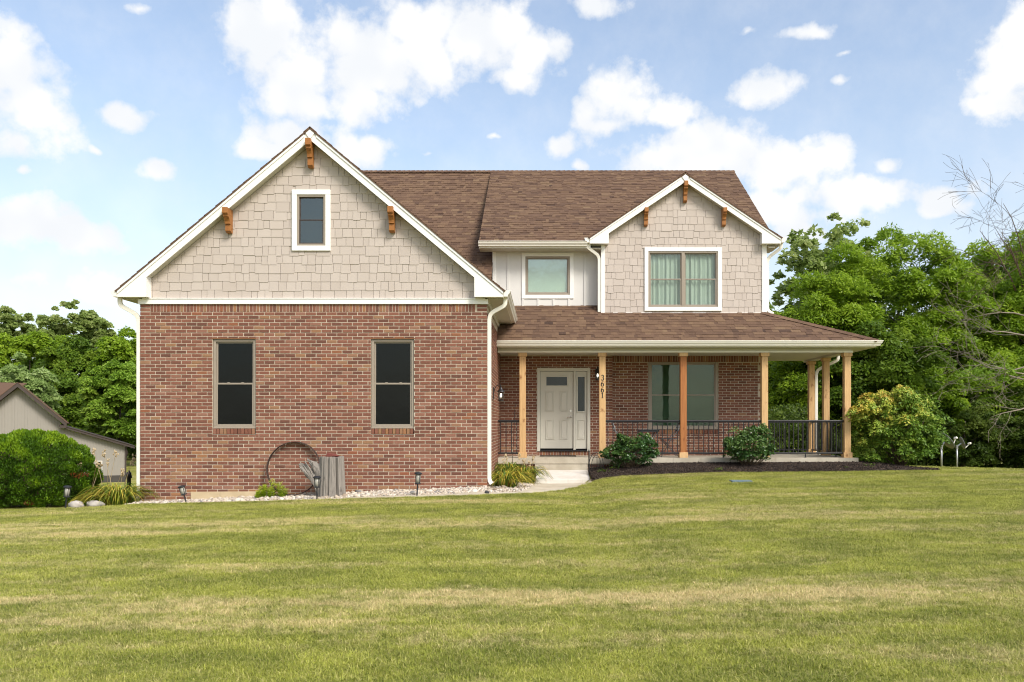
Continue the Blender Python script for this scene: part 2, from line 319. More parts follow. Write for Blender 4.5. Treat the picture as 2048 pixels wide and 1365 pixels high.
# ------------------------------------------------------------------ mesh helpers
class MB:
    def __init__(s): s.v = []; s.f = []; s.t = []
    def add(s, pts, faces, tn=0.5):
        o = len(s.v); s.v += [tuple(p) for p in pts]; s.f += [tuple(i + o for i in f) for f in faces]; s.t += [tn] * len(pts); return s
    def hexa(s, p, tn=0.5):      # p: 4 bottom, 4 top, same winding (counter-clockwise from above)
        return s.add(p, [(3, 2, 1, 0), (4, 5, 6, 7), (0, 1, 5, 4), (1, 2, 6, 5), (2, 3, 7, 6), (3, 0, 4, 7)], tn)
    def box(s, x0, x1, y0, y1, z0, z1, tn=0.5):
        return s.hexa([(x0, y0, z0), (x1, y0, z0), (x1, y1, z0), (x0, y1, z0), (x0, y0, z1), (x1, y0, z1), (x1, y1, z1), (x0, y1, z1)], tn)
    def prism(s, poly, vec, tn=0.5):
        n = len(poly); vec = Vector(vec); a = [Vector(p) for p in poly]; b = [p + vec for p in a]
        nrm = sum(((a[i] - a[0]).cross(a[(i + 1) % n] - a[0]) for i in range(1, n)), Vector())
        if nrm.dot(vec) > 0: a.reverse(); b.reverse()
        return s.add(a + b, [tuple(range(n)), tuple(range(2 * n - 1, n - 1, -1))] + [(i, i + n, (i + 1) % n + n, (i + 1) % n) for i in range(n)], tn)
    def tube(s, pts, rad, n=8, tn=0.5, sx=1.0):
        pts = [Vector(p) for p in pts]; k = len(pts)
        if not isinstance(rad, (list, tuple)): rad = [rad] * k
        o = len(s.v); ref = None
        for i, p in enumerate(pts):
            d = (pts[min(i + 1, k - 1)] - pts[max(i - 1, 0)]).normalized()
            if ref is None: ref = d.orthogonal().normalized()
            u = (ref - d * ref.dot(d)).normalized(); w = d.cross(u); ref = u
            for j in range(n):
                a = 2 * math.pi * j / n
                s.v.append(tuple(p + (u * math.cos(a) + w * math.sin(a)) * rad[i])); s.t.append(tn)
        for i in range(k - 1):
            for j in range(n):
                s.f.append((o + i * n + j, o + i * n + (j + 1) % n, o + (i + 1) * n + (j + 1) % n, o + (i + 1) * n + j))
        s.f.append(tuple(o + j for j in range(n - 1, -1, -1))); s.f.append(tuple(o + (k - 1) * n + j for j in range(n)))
        return s
    def sweep(s, pts, w, h, side, tn=0.5):   # rectangular section: h along the fixed 'side' axis, w across
        pts = [Vector(p) for p in pts]; k = len(pts); side = Vector(side).normalized(); o = len(s.v)
        for i, p in enumerate(pts):
            d = (pts[min(i + 1, k - 1)] - pts[max(i - 1, 0)]).normalized(); u = d.cross(side).normalized()
            for a, b in ((-1, -1), (1, -1), (1, 1), (-1, 1)):
                s.v.append(tuple(p + u * (a * w / 2) + side * (b * h / 2))); s.t.append(tn)
        for i in range(k - 1):
            for j in range(4):
                s.f.append((o + i * 4 + j, o + i * 4 + (j + 1) % 4, o + (i + 1) * 4 + (j + 1) % 4, o + (i + 1) * 4 + j))
        s.f.append((o + 3, o + 2, o + 1, o)); s.f.append(tuple(o + (k - 1) * 4 + j for j in range(4)))
        return s
    def lathe(s, prof, c=(0, 0, 0), n=16, tn=0.5):
        o = len(s.v); k = len(prof)
        for r, z in prof:
            for j in range(n):
                a = 2 * math.pi * j / n; s.v.append((c[0] + r * math.cos(a), c[1] + r * math.sin(a), c[2] + z)); s.t.append(tn)
        for i in range(k - 1):
            for j in range(n): s.f.append((o + i * n + j, o + i * n + (j + 1) % n, o + (i + 1) * n + (j + 1) % n, o + (i + 1) * n + j))
        s.f.append(tuple(o + j for j in range(n - 1, -1, -1))); s.f.append(tuple(o + (k - 1) * n + j for j in range(n)))
        return s

WO = {}
def wo(o): return WO[o.name] if o is not None else Vector((0, 0, 0))
def reg(o, parent, w):
    o.parent = parent; o.location = Vector(w) - wo(parent); COL.objects.link(o); WO[o.name] = Vector(w); return o
def setp(o, label=None, cat=None, group=None, kind=None):
    for k, v in (('label', label), ('category', cat), ('group', group), ('kind', kind)):
        if v: o[k] = v
    return o
def arr_obj(name, V, Fq, mat, parent=None, tn=None, smooth=False, origin=None):
    V = np.asarray(V, dtype=np.float64).reshape(-1, 3)
    if origin is None:
        lo, hi = V.min(0), V.max(0); origin = ((lo[0] + hi[0]) / 2, (lo[1] + hi[1]) / 2, lo[2])
    me = bpy.data.meshes.new(name); Vl = (V - np.array(origin)).astype(np.float32)
    if isinstance(Fq, np.ndarray):
        n, k = Fq.shape
        me.vertices.add(len(Vl)); me.vertices.foreach_set('co', Vl.ravel())
        me.loops.add(n * k); me.loops.foreach_set('vertex_index', Fq.astype(np.int32).ravel())
        me.polygons.add(n); me.polygons.foreach_set('loop_start', np.arange(0, n * k, k, dtype=np.int32))
        me.update(calc_edges=True)
    else:
        me.from_pydata([tuple(map(float, p)) for p in Vl], [], Fq)
    if tn is not None:
        at = me.attributes.new('tone', 'FLOAT', 'POINT'); at.data.foreach_set('value', np.asarray(tn, dtype=np.float32))
    if smooth: me.polygons.foreach_set('use_smooth', [True] * len(me.polygons))
    if mat is not None: me.materials.append(mat)
    return reg(bpy.data.objects.new(name, me), parent, origin)
def obj(name, mb, mat, parent=None, smooth=False, bevel=0.0, origin=None):
    o = arr_obj(name, mb.v, mb.f, M[mat] if isinstance(mat, str) else mat, parent, mb.t, smooth, origin)
    if bevel:
        b = o.modifiers.new('bevel', 'BEVEL'); b.width = bevel; b.segments = 2; b.limit_method = 'ANGLE'
    return o
def box(name, x0, x1, y0, y1, z0, z1, mat, parent, bevel=0.0):
    return obj(name, MB().box(x0, x1, y0, y1, z0, z1), mat, parent, bevel=bevel)
def inst(src, w, parent, name=None, rot=None):
    o = src.copy(); o.name = name or src.name.split('.')[0]
    if rot is not None: o.rotation_euler = rot
    return reg(o, parent, w)
def empty(name, w, parent=None):
    o = bpy.data.objects.new(name, None); o.empty_display_size = 0.2; return reg(o, parent, w)
def copy_tree(src, w, parent=None, rz=None):
    o = src.copy(); reg(o, parent, w)
    if rz is not None: o.rotation_euler.z = rz
    for ch in list(src.children):
        c = ch.copy(); COL.objects.link(c); c.parent = o; WO[c.name] = Vector(w)
        for g in list(ch.children):
            d = g.copy(); COL.objects.link(d); d.parent = c; WO[d.name] = Vector(w)
    return o
def PX(px, Y): return (px - CX) * Y / F           # bearing measured on the photograph, at a known distance Y
def PZ(py, Y): return CZ + (CY - py) * Y / F

# ------------------------------------------------------------------ terrain
EDGE = [(-300, 1023, 16.2), (0, 1022, 16.2), (200, 1016, 16.2), (290, 1011, 16.2), (400, 1009.5, 16.1), (560, 1005.4, 16.0), (720, 1000.5, 15.8), (840, 997.5, 15.8),
        (950, 994, 15.9), (1040, 990.5, 16.2), (1090, 988, 16.6), (1130, 983, 17.2), (1165, 975, 18.1), (1184, 968, 18.9), (1205, 960, 19.2), (1250, 955, 19.4), (1340, 951, 19.5),
        (1440, 948, 19.5), (1600, 947, 19.5), (1700, 946, 19.5), (1860, 943.5, 19.6), (2048, 944, 19.6), (2400, 950, 19.6)]
EX = np.array([PX(a, c) for a, b, c in EDGE]); EY = np.array([c for a, b, c in EDGE]); EZ = np.array([PZ(b, c) for a, b, c in EDGE])
BX = np.array([-8.6, -7.9, -7.4, -5.25, -3.66, -1.3, -1.1, 0.0, 1.02, 1.06, 1.6, 2.6, 7.4, 7.9, 8.6, 9.6])
BZ = np.array([0.04, 0.065, 0.07, 0.185, 0.253, 0.345, 0.36, 0.25, 0.25, 0.52, 0.57, 0.645, 0.665, 0.64, 0.56, 0.50])
def Ye(x): return np.interp(x, EX, EY)
def Yb(x): return np.where(x < -1.15, 16.9, 20.66)
def ground(x, y):
    x = np.asarray(x, float); y = np.asarray(y, float)
    ye = Ye(x); ze = np.interp(x, EX, EZ); yb = Yb(x)
    z = ze * np.clip(y / ye, 0, 1) ** 1.25
    t = np.clip((y - ye) / (yb - ye), 0, 1)
    z_bed = ze + (np.interp(x, BX, BZ) - ze) * t ** 0.8
    mid = (x > -8.6) & (x < 9.6)
    zr = np.interp(y, [19.6, 22, 24.5, 27, 32, 60], [0.53, 0.50, 0.40, 0.1, -0.9, -1.6]) - np.clip(x - 10, 0, 60) * 0.028
    zl = np.interp(y, [16.2, 24, 40, 46, 58, 70, 110, 400], [0.0, -0.42, -1.30, -1.30, -0.90, -0.9, -0.7, 2.0])
    wr = np.clip((x - 8.4) / 1.2, 0, 1); wl = np.clip((-8.2 - x) / 0.6, 0, 1)
    zz = z_bed * (1 - wr) * (1 - wl) + (np.minimum(zr, ze) if False else zr) * wr + np.minimum(zl, ze) * wl
    back = np.clip((y - 30) / 10, 0, 1); zz = zz * (1 - back) + np.where(x > 0, zr, zl) * back
    return np.where(y <= ye, z, zz)
def gz(x, y): return float(ground(np.array([x]), np.array([y]))[0])
def coords(segs):
    o = []
    for a, b, n in segs: o += list(np.linspace(a, b, n, endpoint=False))
    return np.array(o + [segs[-1][1]])
gx = coords([(-400, -60, 8), (-60, -16, 22), (-16, 16, 161), (16, 60, 22), (60, 400, 8)])
gy = coords([(-80, 0, 10), (0, 4, 8), (4, 15, 45), (15, 21.5, 66), (21.5, 40, 30), (40, 120, 20), (120, 900, 10)])
XX, YY = np.meshgrid(gx, gy, indexing='ij'); ZZ = ground(XX, YY)
ZZ = np.where((XX > -7.9) & (XX < 5.5) & (YY > 22.3) & (YY < 31), -0.4, ZZ)
nx, ny = len(gx), len(gy); I = np.arange(nx * ny).reshape(nx, ny)
quads = np.stack([I[:-1, :-1], I[1:, :-1], I[1:, 1:], I[:-1, 1:]], -1).reshape(-1, 4)
setp(arr_obj('ground', np.stack([XX, YY, ZZ], -1).reshape(-1, 3), quads, M['ground'], smooth=True, origin=(0, 0, 0)), kind='structure')
def strip(name, xs, lo, hi, off, mat, n=8, jit=0.0, parent=None, bulge=0.0, fz=None):
    rg = np.random.default_rng(3); V = []
    for x in xs:
        a, b = lo(x), hi(x)
        for k in range(n + 1):
            t = k / n; y = a + (b - a) * t; e = math.sin(math.pi * t)
            V.append((x, y, (fz(x, y) if fz else gz(x, y)) + off * (0.15 + 0.85 * min(1, e * 2)) + bulge * e + (rg.random() - 0.5) * jit))
    J = np.arange(len(xs) * (n + 1)).reshape(len(xs), n + 1)
    q = np.stack([J[:-1, :-1], J[1:, :-1], J[1:, 1:], J[:-1, 1:]], -1).reshape(-1, 4)
    return arr_obj(name, np.array(V), q, M[mat], parent, np.full(len(V), 0.5), True)
# gravel bed, concrete walk, mulch bed
def walk_hi(x): return float(np.interp(x, [-7.6, -6.5, -4.0, -1.6, -0.55, -0.36, -0.23, 1.06], [16.26, 16.26, 16.12, 16.22, 16.75, 17.3, 19.5, 19.5]))
setp(strip('gravel_bed', np.linspace(-8.02, -0.2, 90), lambda x: float(Ye(x)) + 0.02, lambda x: 16.93 if x < -1.15 else 20.66, 0.012, 'gravelbed', 10, 0.01), kind='structure')
setp(strip('path', np.linspace(-7.7, 1.05, 90), lambda x: float(Ye(x)), lambda x: max(walk_hi(x), float(Ye(x)) + 0.08), 0.022, 'concwalk', 8), kind='structure')
mulch_lo = lambda x: float(Ye(x)) + 0.0
def mulch_hi(x): return 20.7 if x < 7.6 else float(np.interp(x, [7.6, 8.1, 8.6, 9.05], [22.2, 22.0, 21.0, 19.75]))
setp(strip('mulch_bed', np.concatenate([np.linspace(1.045, 7.59, 110), np.linspace(7.61, 9.05, 26)]), mulch_lo, mulch_hi, 0.035, 'mulch', 16, 0.02, bulge=0.02), kind='structure')

# ------------------------------------------------------------------ scatter helpers
def rotmats(rg, n, tilt):
    a = rg.uniform(0, 2 * np.pi, n); tx = rg.normal(0, tilt, n); ty = rg.normal(0, tilt, n)
    ca, sa = np.cos(a), np.sin(a); cx, sx = np.cos(tx), np.sin(tx); cy, sy = np.cos(ty), np.sin(ty); o = np.zeros(n); l = np.ones(n)
    Rz = np.stack([ca, -sa, o, sa, ca, o, o, o, l], -1).reshape(n, 3, 3); Rx = np.stack([l, o, o, o, cx, -sx, o, sx, cx], -1).reshape(n, 3, 3)
    Ry = np.stack([cy, o, sy, o, l, o, -sy, o, cy], -1).reshape(n, 3, 3)
    return Rz @ Rx @ Ry
def scatter_np(base, faces, P, S, Rm, jitter=0.0, rg=None):
    n, k = len(P), len(base)
    B = np.broadcast_to(base, (n, k, 3)).copy()
    if jitter: B *= 1 + rg.uniform(-jitter, jitter, (n, k, 1))
    V = np.einsum('nij,nkj->nki', Rm, B * S[:, None, :]) + P[:, None, :]
    Fc = (faces[None] + (np.arange(n) * k)[:, None, None]).reshape(-1, faces.shape[1])
    return V.reshape(-1, 3), Fc
ph = (1 + 5 ** 0.5) / 2
ICO = np.array([(-1, ph, 0), (1, ph, 0), (-1, -ph, 0), (1, -ph, 0), (0, -1, ph), (0, 1, ph), (0, -1, -ph), (0, 1, -ph), (ph, 0, -1), (ph, 0, 1), (-ph, 0, -1), (-ph, 0, 1)]) / 1.9
ICOF = np.array([(0, 11, 5), (0, 5, 1), (0, 1, 7), (0, 7, 10), (0, 10, 11), (1, 5, 9), (5, 11, 4), (11, 10, 2), (10, 7, 6), (7, 1, 8), (3, 9, 4), (3, 4, 2), (3, 2, 6), (3, 6, 8), (3, 8, 9), (4, 9, 5), (2, 4, 11), (6, 2, 10), (8, 6, 7), (9, 8, 1)])
BOXV = np.array([(-.5, -.5, -.5), (.5, -.5, -.5), (.5, .5, -.5), (-.5, .5, -.5), (-.5, -.5, .5), (.5, -.5, .5), (.5, .5, .5), (-.5, .5, .5)])
BOXF = np.array([(3, 2, 1, 0), (4, 5, 6, 7), (0, 1, 5, 4), (1, 2, 6, 5), (2, 3, 7, 6), (3, 0, 4, 7)])
rg = np.random.default_rng(11)
# river stones
n = 14000; x = rg.uniform(-8.0, -0.25, n); t = rg.random(n)
lo = np.array([walk_hi(a) for a in x]); lo = np.where(x < -7.6, Ye(x) + 0.05, lo); hi = np.where(x < -1.15, 16.9, 18.6)
y = lo + (hi - lo) * t; keep = (hi > lo) & ~((x > -1.15) & (rg.random(n) < 0.35)); x, y = x[keep], y[keep]; n = len(x)
s = rg.gamma(4.0, 0.0042, n)[:, None] * rg.uniform(0.6, 1.3, (n, 3)) * np.array([1.15, 1.0, 0.7])
V, Fc = scatter_np(ICO, ICOF, np.stack([x, y, ground(x, y) + 0.012 + 0.3 * s[:, 2]], -1), s, rotmats(rg, n, 0.35), 0.22, rg)
setp(arr_obj('gravel', V, Fc, M['gravel'], None, np.repeat(rg.random(n), 12), True), kind='stuff')
# mulch chips
n = 15000; x = rg.uniform(1.05, 9.05, n); lo = np.array([mulch_lo(a) for a in x]); hi = np.array([mulch_hi(a) for a in x]); y = lo + (hi - lo) * rg.random(n)
tt = (y - lo) / (hi - lo)
z = ground(x, y) + (0.04 + 0.02 * np.sin(np.pi * tt)) * np.minimum(1, 2 * np.sin(np.pi * tt) + 0.15)
s = np.stack([rg.uniform(0.02, 0.085, n), rg.uniform(0.008, 0.026, n), rg.uniform(0.004, 0.012, n)], -1)
V, Fc = scatter_np(BOXV, BOXF, np.stack([x, y, z], -1), s, rotmats(rg, n, 0.45))
setp(arr_obj('mulch', V, Fc, M['mulch'], None, np.repeat(rg.beta(1.6, 2.2, n), 8)), kind='stuff')
# a few dry wood chips that strayed
# ------------------------------------------------------------------ lawn blades
def clump(seed, nb=105, rad=0.09, h=0.043):
    q = np.random.default_rng(seed); V = []; Fc = []; T = []
    for i in range(nb):
        a, r = q.uniform(0, 6.283), rad * math.sqrt(q.random()); p = np.array([r * math.cos(a), r * math.sin(a), -0.004])
        la = q.uniform(0, 6.283); lean = q.gamma(2.2, 0.42); hh = h * q.uniform(0.5, 1.2); w = q.uniform(0.0012, 0.0027)
        d = np.array([math.cos(la), math.sin(la), 0]); sd_ = np.array([-d[1], d[0], 0]) * w
        p1 = p + np.array([0, 0, hh * 0.55]) + d * hh * 0.30 * lean; p2 = p + np.array([0, 0, hh * max(0.35, 1 - 0.28 * lean)]) + d * hh * 0.95 * lean
        o = len(V); V += [p - sd_, p + sd_, p1 + sd_ * 0.85, p1 - sd_ * 0.85, p2]; Fc += [(o, o + 1, o + 2, o + 3), (o + 3, o + 2, o + 4)]; T += [q.random()] * 5
    me = bpy.data.meshes.new('grass_tuft'); me.from_pydata([tuple(v) for v in V], [], Fc)
    at = me.attributes.new('tone', 'FLOAT', 'POINT'); at.data.foreach_set('value', np.array(T, dtype=np.float32)); me.materials.append(M['grass'])
    return bpy.data.objects.new('grass_tuft', me)
tufts = [clump(s) for s in range(4)]
gp = []
def lawn_pts(n, y0, y1, xr, seed, back=False):
    q = np.random.default_rng(seed); y = y0 + (y1 - y0) * q.random(n); x = q.uniform(-1, 1, n) * xr * y - 0.03 * y
    m_ = y < Ye(x) - 0.0 + q.normal(0, 0.015, n)
    if back: m_ = (y >= Ye(x)) & (((x > 9.0) | ((x > 7.9) & (y > np.interp(x, [7.9, 8.6, 9.1], [22.3, 21.1, 19.8]))) | ((x < -8.6) & (y > 18.5))) & (np.abs(x) < 16))
    return x[m_], y[m_]
for (n, a, b, k, sd_, bk) in ((30000, 3.6, 8.0, 0.72, 1, False), (46000, 8.0, 20.0, 0.70, 2, False), (30000, 8.0, 20.0, 0.70, 5, False), (9000, 16.0, 26.5, 0.66, 3, True)):
    x, y = lawn_pts(n, a, b, k, sd_, bk); gp.append(np.stack([x, y, ground(x, y)], -1))
# a ragged fringe along the beds
xf = rg.uniform(-8.0, 9.2, 1500); yf = Ye(xf) - np.abs(rg.normal(0, 0.05, 1500)) + 0.015; gp.append(np.stack([xf, yf, ground(xf, yf)], -1))
gp = np.concatenate(gp)
gm = bpy.data.meshes.new('grass'); gm.vertices.add(len(gp)); gm.vertices.foreach_set('co', gp.astype(np.float32).ravel()); gm.update()
go = reg(bpy.data.objects.new('grass', gm), None, (0, 0, 0)); setp(go, kind='stuff'); gm.materials.append(M['grass'])
ng = bpy.data.node_groups.new('scatter_tufts', 'GeometryNodeTree')
ng.interface.new_socket('Geometry', in_out='INPUT', socket_type='NodeSocketGeometry'); ng.interface.new_socket('Geometry', in_out='OUTPUT', socket_type='NodeSocketGeometry')
gi = ng.nodes.new('NodeGroupInput'); gout = ng.nodes.new('NodeGroupOutput'); ip = ng.nodes.new('GeometryNodeInstanceOnPoints'); jn = ng.nodes.new('GeometryNodeJoinGeometry')
for tf in tufts:
    oi = ng.nodes.new('GeometryNodeObjectInfo'); oi.inputs['Object'].default_value = tf; oi.inputs['As Instance'].default_value = True
    ng.links.new(oi.outputs['Geometry'], jn.inputs[0])
ng.links.new(gi.outputs[0], ip.inputs['Points']); ng.links.new(jn.outputs[0], ip.inputs['Instance']); ip.inputs['Pick Instance'].default_value = True
rv = ng.nodes.new('FunctionNodeRandomValue'); rv.data_type = 'FLOAT_VECTOR'; rv.inputs[0].default_value = (-0.12, -0.12, 0); rv.inputs[1].default_value = (0.12, 0.12, 6.283)
rs = ng.nodes.new('FunctionNodeRandomValue'); rs.data_type = 'FLOAT'; rs.inputs[2].default_value = 0.7; rs.inputs[3].default_value = 1.35; rs.inputs['Seed'].default_value = 4
ri = ng.nodes.new('FunctionNodeRandomValue'); ri.data_type = 'INT'; ri.inputs[4].default_value = 0; ri.inputs[5].default_value = 3; ri.inputs['Seed'].default_value = 9
ng.links.new(rv.outputs[0], ip.inputs['Rotation']); ng.links.new(rs.outputs[1], ip.inputs['Scale']); ng.links.new(ri.outputs[2], ip.inputs['Instance Index'])
ng.links.new(ip.outputs[0], gout.inputs[0])
go.modifiers.new('scatter', 'NODES').node_group = ng

# ================================================================== HOUSE
H = empty('house', (-1.2, 22.0, 0.3))
setp(H, 'two storey red brick house with taupe shake gables and wraparound cedar post porch', 'house')
YG, YD, YW = 16.9, 22.0, 22.22                    # garage front, door wall, window wall
XL, XR_, XE = -8.02, -1.149, 5.65                 # garage left and right, house right end
YGB = 22.3                                         # garage side wall runs back to the door wall
s_g = YG
# ---------------- brick walls
PITCH, BL, CRS, BH = 0.2045, 0.1925, 0.0688, 0.0570
bricks = []      # (O, U, N, u0, u1, z0, z1, tone, key)
def rtone(zrel, stain=0.0):
    r = rnd.random()
    if stain and rnd.random() < stain: return rnd.choice((0.84, 0.87, 0.82, 0.97, 0.80))
    if r < 0.12: return rnd.uniform(0.0, 0.2)
    if r < 0.76: return rnd.uniform(0.22, 0.62)
    if r < 0.92: return rnd.uniform(0.63, 0.77)
    if r < 0.975: return rnd.uniform(0.79, 0.86)
    return rnd.uniform(0.88, 0.92)
def wall_rects(u0, u1, z0, z1, ops):
    us = sorted({u0, u1, *[min(max(o[i], u0), u1) for o in ops for i in (0, 1)]}); zs = sorted({z0, z1, *[min(max(o[i], z0), z1) for o in ops for i in (2, 3)]}); out = []
    for a, b in zip(us, us[1:]):
        for c, d in zip(zs, zs[1:]):
            m_ = ((a + b) / 2, (c + d) / 2)
            if b - a > 1e-5 and d - c > 1e-5 and not any(o[0] < m_[0] < o[1] and o[2] < m_[1] < o[3] for o in ops): out.append((a, b, c, d))
    return out
def lay(O, U, N, L, z0, z1, ops=(), flip=False, top=None, stainf=None, key=0):
    O, U, N = Vector(O), Vector(U), Vector(N); row = 0; z = (top if top is not None else z1)
    PW = 2 * (L + 0.012) / round(2 * (L + 0.012) / PITCH); BW = PW - 0.012
    while z > z0:
        a0 = -(PW / 2 if (row % 2) ^ flip else 0.0); zt, zb = z - (CRS - BH) / 2, z - CRS + (CRS - BH) / 2; k = 0
        while True:
            u0 = a0 + k * PW + (rnd.uniform(-0.003, 0.003) if k else 0); u1 = u0 + BW; k += 1
            if u0 > L - 0.01: break
            if u1 > L - 0.03: u1 = L
            u0c, u1c = max(u0, 0.0), min(u1, L)
            if u1c - u0c < 0.02: continue
            segs = [(u0c, u1c, zb, zt)]
            for (p, q, r_, s_) in ops:
                ns = []
                for (a, b, c, d) in segs:
                    if b <= p or a >= q or d <= r_ or c >= s_: ns.append((a, b, c, d)); continue
                    if d > s_ + 0.02: ns.append((max(a, p), min(b, q), s_ + 0.006, d))
                    elif c < r_ - 0.02: ns.append((max(a, p), min(b, q), c, r_ - 0.006))
                    if a < p - 0.012: ns.append((a, p - 0.004, c, d))
                    if b > q + 0.012: ns.append((q + 0.004, b, c, d))
                segs = ns
            for (a, b, c, d) in segs:
                if b - a > 0.008 and d - c > 0.012:
                    pz = O + U * a; st = stainf(pz.x, (c + d) / 2) if stainf else 0
                    bricks.append((O, U, N, a, b, c, d, rtone(c, st), key))
        z -= CRS; row += 1
def soldiers(O, U, N, u0, u1, z0, z1, pitch=0.066, key=0, stain=0.15):
    u = u0 + 0.004
    while u + pitch * 0.8 < u1:
        bricks.append((Vector(O), Vector(U), Vector(N), u, u + pitch - 0.010, z0, z1, rtone(0, stain), key)); u += pitch
def mortar_wall(name, O, U, N, L, z0, z1, ops, depth, parent):
    O, U, N = Vector(O), Vector(U), Vector(N); mb = MB()
    for (a, b, c, d) in wall_rects(0, L, z0, z1, ops):
        p = [O + U * a - N * depth, O + U * b - N * depth, O + U * b - N * 0.0065, O + U * a - N * 0.0065]
        if U.cross(N).z > 0: p = p
        else: p = p[::-1]
        up = Vector((0, 0, 1)); mb.hexa([q + up * c for q in p] + [q + up * d for q in p])
    return obj(name, mb, 'mortar', parent)
ux, uy = (1, 0, 0), (0, 1, 0)
gw = []       # garage windows: x0, x1, z0, z1
for a, b in ((425, 511), (742, 828)): gw.append((PX(a, YG), PX(b, YG), PZ(857, YG), PZ(677, YG)))
gops = [(a - XL, b - XL, c - 0.125, d) for a, b, c, d in gw]
ZT = PZ(609, YG)
W_gar = mortar_wall('garage_wall', (XL + 0.0065, YG, 0), ux, (0, -1, 0), XR_ - XL - 0.013, -0.2, ZT + 0.1, [(a - 0.0065, b - 0.0065, c, d) for a, b, c, d in gops], 0.11, H)
def gstain(x, z):
    base = np.interp(x, BX, BZ); h = z - base
    s = 0.75 * math.exp(-h / 0.16)
    s += 0.28 * math.exp(-((z - 0.95) / 0.35) ** 2) * (0.5 + 0.5 * math.sin(x * 1.7 + 1.0))
    return min(0.85, s)
lay((XL, YG, 0), ux, (0, -1, 0), XR_ - XL, -0.15, ZT, gops, top=PZ(624.5, YG), stainf=gstain, key=1)
soldiers((XL, YG, 0), ux, (0, -1, 0), 0.20, XR_ - XL - 0.20, PZ(624, YG), ZT + 0.02, 0.0657, 1)
for k in range(2):
    for u in (0.0, XR_ - XL - 0.195): bricks.append((Vector((XL, YG, 0)), Vector(ux), Vector((0, -1, 0)), u, u + 0.195, PZ(624, YG) + 0.01 + k * 0.075, PZ(624, YG) + 0.07 + k * 0.075, rtone(0), 1))
for a, b, c, d in gops:
    soldiers((XL, YG, 0), ux, (0, -1, 0), a, b, c + 0.010, c + 0.118, 0.0700, 1)
# side wall of the garage towards the porch, then the other outside walls
lay((XR_, YG + 0.034, 0), uy, (1, 0, 0), YGB - YG - 0.034, 0.1, PZ(608, YG), (), key=2, top=PZ(624.5, YG))
mortar_wall('garage_side_wall', (XR_, YG + 0.10, 0), uy, (1, 0, 0), YGB - YG - 0.10, -0.2, PZ(608, YG) + 0.05, (), 0.11, H)
lay((XL, YG + 0.034, 0), uy, (-1, 0, 0), YGB - YG + 8.4, -0.4, ZT, (), key=9, top=PZ(624.5, YG))
mortar_wall('garage_far_wall', (XL, YG + 0.10, 0), uy, (-1, 0, 0), YGB - YG + 8.4, -0.6, ZT + 0.05, (), 0.11, H)
dX0, dX1, dZ0, dZ1 = PX(1074.2, YD), PX(1180.4, YD), PZ(903, YD), PZ(736.5, YD)
XJ = PX(1225, YD)
lay((XR_, YD, 0), ux, (0, -1, 0), XJ - XR_, 0.78, 3.42, [(dX0 - XR_, dX1 - XR_, 0.5, dZ1)], key=3, top=3.37)
soldiers((XR_, YD, 0), ux, (0, -1, 0), dX0 - XR_, dX1 - XR_, 0.812, dZ0 - 0.006, 0.0705, 3)
mortar_wall('entry_wall', (XR_, YD, 0), ux, (0, -1, 0), XJ - XR_, 0.3, 3.45, [(dX0 - XR_, dX1 - XR_, dZ0 - 0.004, dZ1)], 0.11, H)
wX0, wX1, wZ0, wZ1 = PX(1296.6, YW), PX(1436.8, YW), PZ(859.5, YW), PZ(721.7, YW)
wops = [(wX0 - XJ, wX1 - XJ, wZ0 - 0.12, wZ1)]
lay((XJ, YW, 0), ux, (0, -1, 0), XE - XJ, 0.78, 3.42, wops, True, key=4, top=3.22)
soldiers((XJ, YW, 0), ux, (0, -1, 0), 0.0, XE - XJ, 3.235, 3.42, 0.0660, 4)
soldiers((XJ, YW, 0), ux, (0, -1, 0), wops[0][0], wops[0][1], wops[0][2] + 0.008, wZ0 - 0.006, 0.0700, 4)
mortar_wall('porch_wall', (XJ, YW, 0), ux, (0, -1, 0), XE - XJ, 0.3, 3.45, wops, 0.11, H)
box('wall_return', XJ - 0.115, XJ - 0.008, YD + 0.11, YW + 0.1, 0.3, 3.45, 'mortar', H)
lay((XE, YW, 0), uy, (1, 0, 0), 8.2, 0.3, 3.42, (), key=9)
mortar_wall('house_end_wall', (XE, YW, 0), uy, (1, 0, 0), 8.2, -0.6, 3.45, (), 0.11, H)
box('rear_wall', XL + 0.15, XE - 0.15, 30.3, 30.4, -0.6, 6.3, 'batten', H)
# foundation under the porch slab
lay((XR_, 20.74, 0), ux, (0, -1, 0), 7.5 - XR_, 0.2, 0.64, (), key=5, stainf=lambda x, z: 0.35)
mortar_wall('porch_foundation', (XR_, 20.74, 0), ux, (0, -1, 0), 7.5 - XR_, 0.0, 0.655, (), 0.12, H)
fpx = [(382, 1003), (382, 984), (545, 983), (545, 995)]
obj('foundation_patch', MB().prism([(PX(a, YG), YG - 0.012, PZ(b, YG) - (0.08 if i in (0, 3) else 0)) for i, (a, b) in enumerate(fpx)], (0, 0.03, 0)), 'parge', H)

